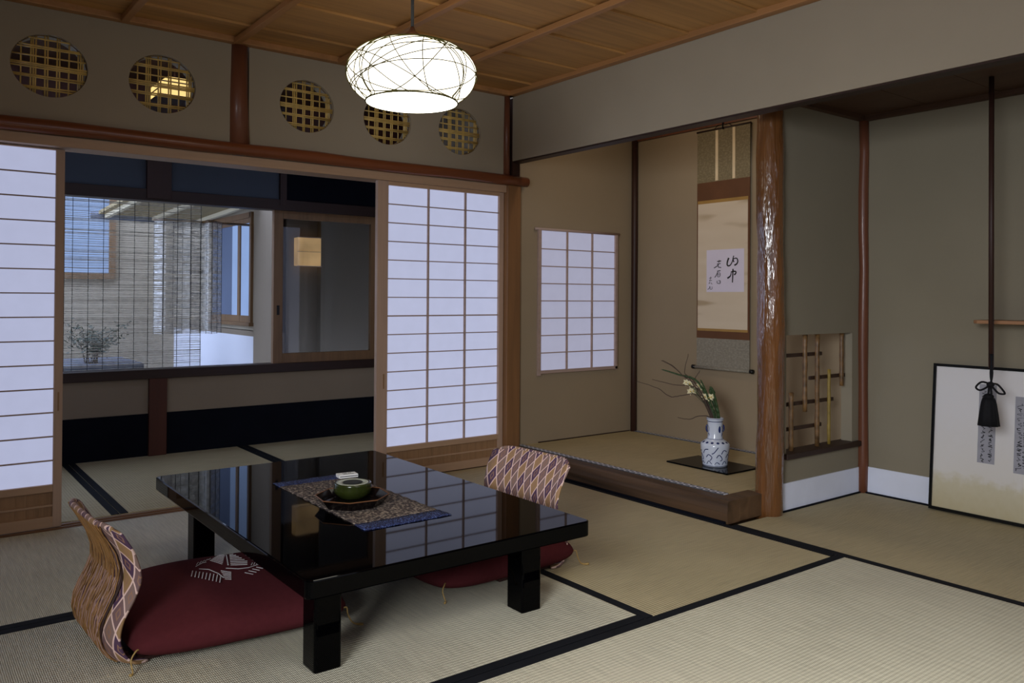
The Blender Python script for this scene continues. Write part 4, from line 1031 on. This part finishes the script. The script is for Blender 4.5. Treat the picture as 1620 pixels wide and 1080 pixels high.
# ------------------------------------------------------------ side alcove: framed panel, tassel pole, shelf
t = thing('framed_panel', 'large gold-dusted panel in thin black frame leaning against the east wall', 'panel', (4.0, 1.35, .003))
y1 = at(1473, 690, 0, 3.99).y; y0 = .75; H = .692; x_b, x_t = 3.972, 4.024
dirz = Vector((x_t - x_b, 0, H)).normalized(); nx = Vector((-dirz.z, 0, dirz.x))
def fpnl(nm, a0, a1, b0, b1, d0, d1, mat, par=None):       # a: along y, b: up the panel, d: out of the face
    m = MB(); o0 = Vector((x_b, 0, .004)); i = 0
    for d in (d0, d1):
        for bb in (b0, b1):
            for a in (a0, a1): m.v.append(tuple(o0 + dirz * bb + nx * d + Vector((0, a, 0))))
    for f in ((0, 2, 3, 1), (4, 5, 7, 6), (0, 1, 5, 4), (2, 6, 7, 3), (0, 4, 6, 2), (1, 3, 7, 5)): m.f.append(f)
    return build(nm, m, mat, par or t)
fw = .013
fpnl('frame_rail', y0, y1, 0, fw * 1.1, -.010, .010, LACQB); fpnl('frame_rail', y0, y1, H - fw, H, -.010, .010, LACQB)
fpnl('frame_stile', y1 - fw, y1, fw, H - fw, -.010, .010, LACQB); fpnl('frame_stile', y0, y0 + fw, fw, H - fw, -.010, .010, LACQB)
fpnl('painted_paper', y0 + fw, y1 - fw, fw, H - fw, -.006, .002, GDUST)
def onp(u, v, out):
    d = RC.transposed() @ Vector(((u - CU) / F, (v - CV) / F, 1.0)); o0 = Vector((x_b, 0, .004)) + nx * out
    k = (o0 - CAM).dot(nx) / d.dot(nx); return CAM + d * k
def slip(u0, u1, v0, v1, cols):
    a, c = onp(u0, v0, .002), onp(u1, v1, .002); o0 = Vector((x_b, 0, .004)); ba = (a - o0).dot(dirz); bb = (c - o0).dot(dirz)
    s = fpnl('poem_slip', c.y, a.y, bb, ba, .002, .003, SLIP); r = random.Random(int(u0)); m = MB(); wd = a.y - c.y; h = ba - bb
    for q in cols:
        z = .03
        while z < h - .02:
            pts = []; hh = r.uniform(.010, .018)
            for k in range(6):
                yy = a.y - wd * q + r.uniform(-1, 1) * wd * .13; pts.append(o0 + dirz * (ba - z - hh * k / 5) + nx * .0032 + Vector((0, yy, 0)))
            m.ribbon(spline(pts, 3), r.uniform(.0016, .0035), nx, .0005); z += hh + r.uniform(.003, .008)
    build('writing', m, INK, s)
slip(1550, 1573, 607, 735, (.3, .72)); slip(1607, 1640, 627, 754, (.22, .5, .78))
# tasselled pole
tx = 3.72
p = at(1568, 595, 0, tx); pt = at(1568, 110, 0, tx)
t = thing('tasselled_hanging_pole', 'thin dark pole hanging from the side alcove ceiling with black tassel', 'hanging pole', (tx, p.y, 1.95))
build('pole', MB().tube([(tx, p.y, at(1568, 582, 0, tx).z), (tx, p.y, 1.95)], .0105, 12), DARKV, t, True)
def tp(u, v, dx=0): return at(u, v, 0, tx + dx)
for q, nm in (([(1567, 560), (1570, 590), (1567, 607)], 'cord'), ([(1570, 560), (1567, 590), (1569, 607)], 'cord')):
    build(nm, MB().tube(spline([tp(a, b, -.012) for a, b in q], 4), .0042, 8), TASS, t, True)
build('knot', MB().sphere(tp(1567, 608, -.006), .014, .016, .012), TASS, t, True)
for q in ([(1566, 607), (1553, 604), (1544, 612), (1550, 617), (1560, 613), (1566, 608)], [(1568, 607), (1578, 608), (1588, 619), (1589, 623), (1580, 622), (1572, 614), (1568, 608)]):
    build('bow_loop', MB().tube(spline([tp(a, b, -.010) for a, b in q], 4), .0042, 8), TASS, t, True)
for q in ([(1565, 608), (1564, 620), (1562, 630)], [(1568, 608), (1568, 620), (1569, 630)]): build('cord', MB().tube([tp(a, b, -.004) for a, b in q], .0045, 8), TASS, t, True)
c = tp(1564, 628); cb_ = tp(1563.5, 673); hgt = c.z - cb_.z; rb = (tp(1546, 670) - tp(1581, 670)).length / 2 * .93
m = MB().lathe([(.012, 0), (rb * .55, -.004), (rb * .66, -.018), (rb * .72, -.03), (rb * .86, -hgt * .6), (rb * 1.0, -hgt), (rb * .5, -hgt - .002)], (c.x, c.y, c.z), 40)
m.v = [((x - c.x) * (1 + .05 * math.sin(9 * math.atan2(y - c.y, x - c.x))) + c.x, (y - c.y) * (1 + .05 * math.sin(9 * math.atan2(y - c.y, x - c.x))) + c.y, z) for x, y, z in m.v]
build('tassel_skirt', m, TASS, t, True)
build('tassel_head', MB().sphere((c.x, c.y, c.z + .002), rb * .5, rb * .5, .014), TASS, t, True)
# shelf
a = at(1545, 509, 0, 3.86); ye = a.y
m = MB().prism([(3.86, ye, .895), (3.875, ye + .02, .895), (4.04, ye + .02, .895), (4.04, .3, .895), (3.86, .3, .895)], (0, 0, .016))
tag(build('wall_shelf', m, SHELFW, bevel=.003), 'thin light wooden shelf on the wall at the right edge, above the framed panel', 'shelf')
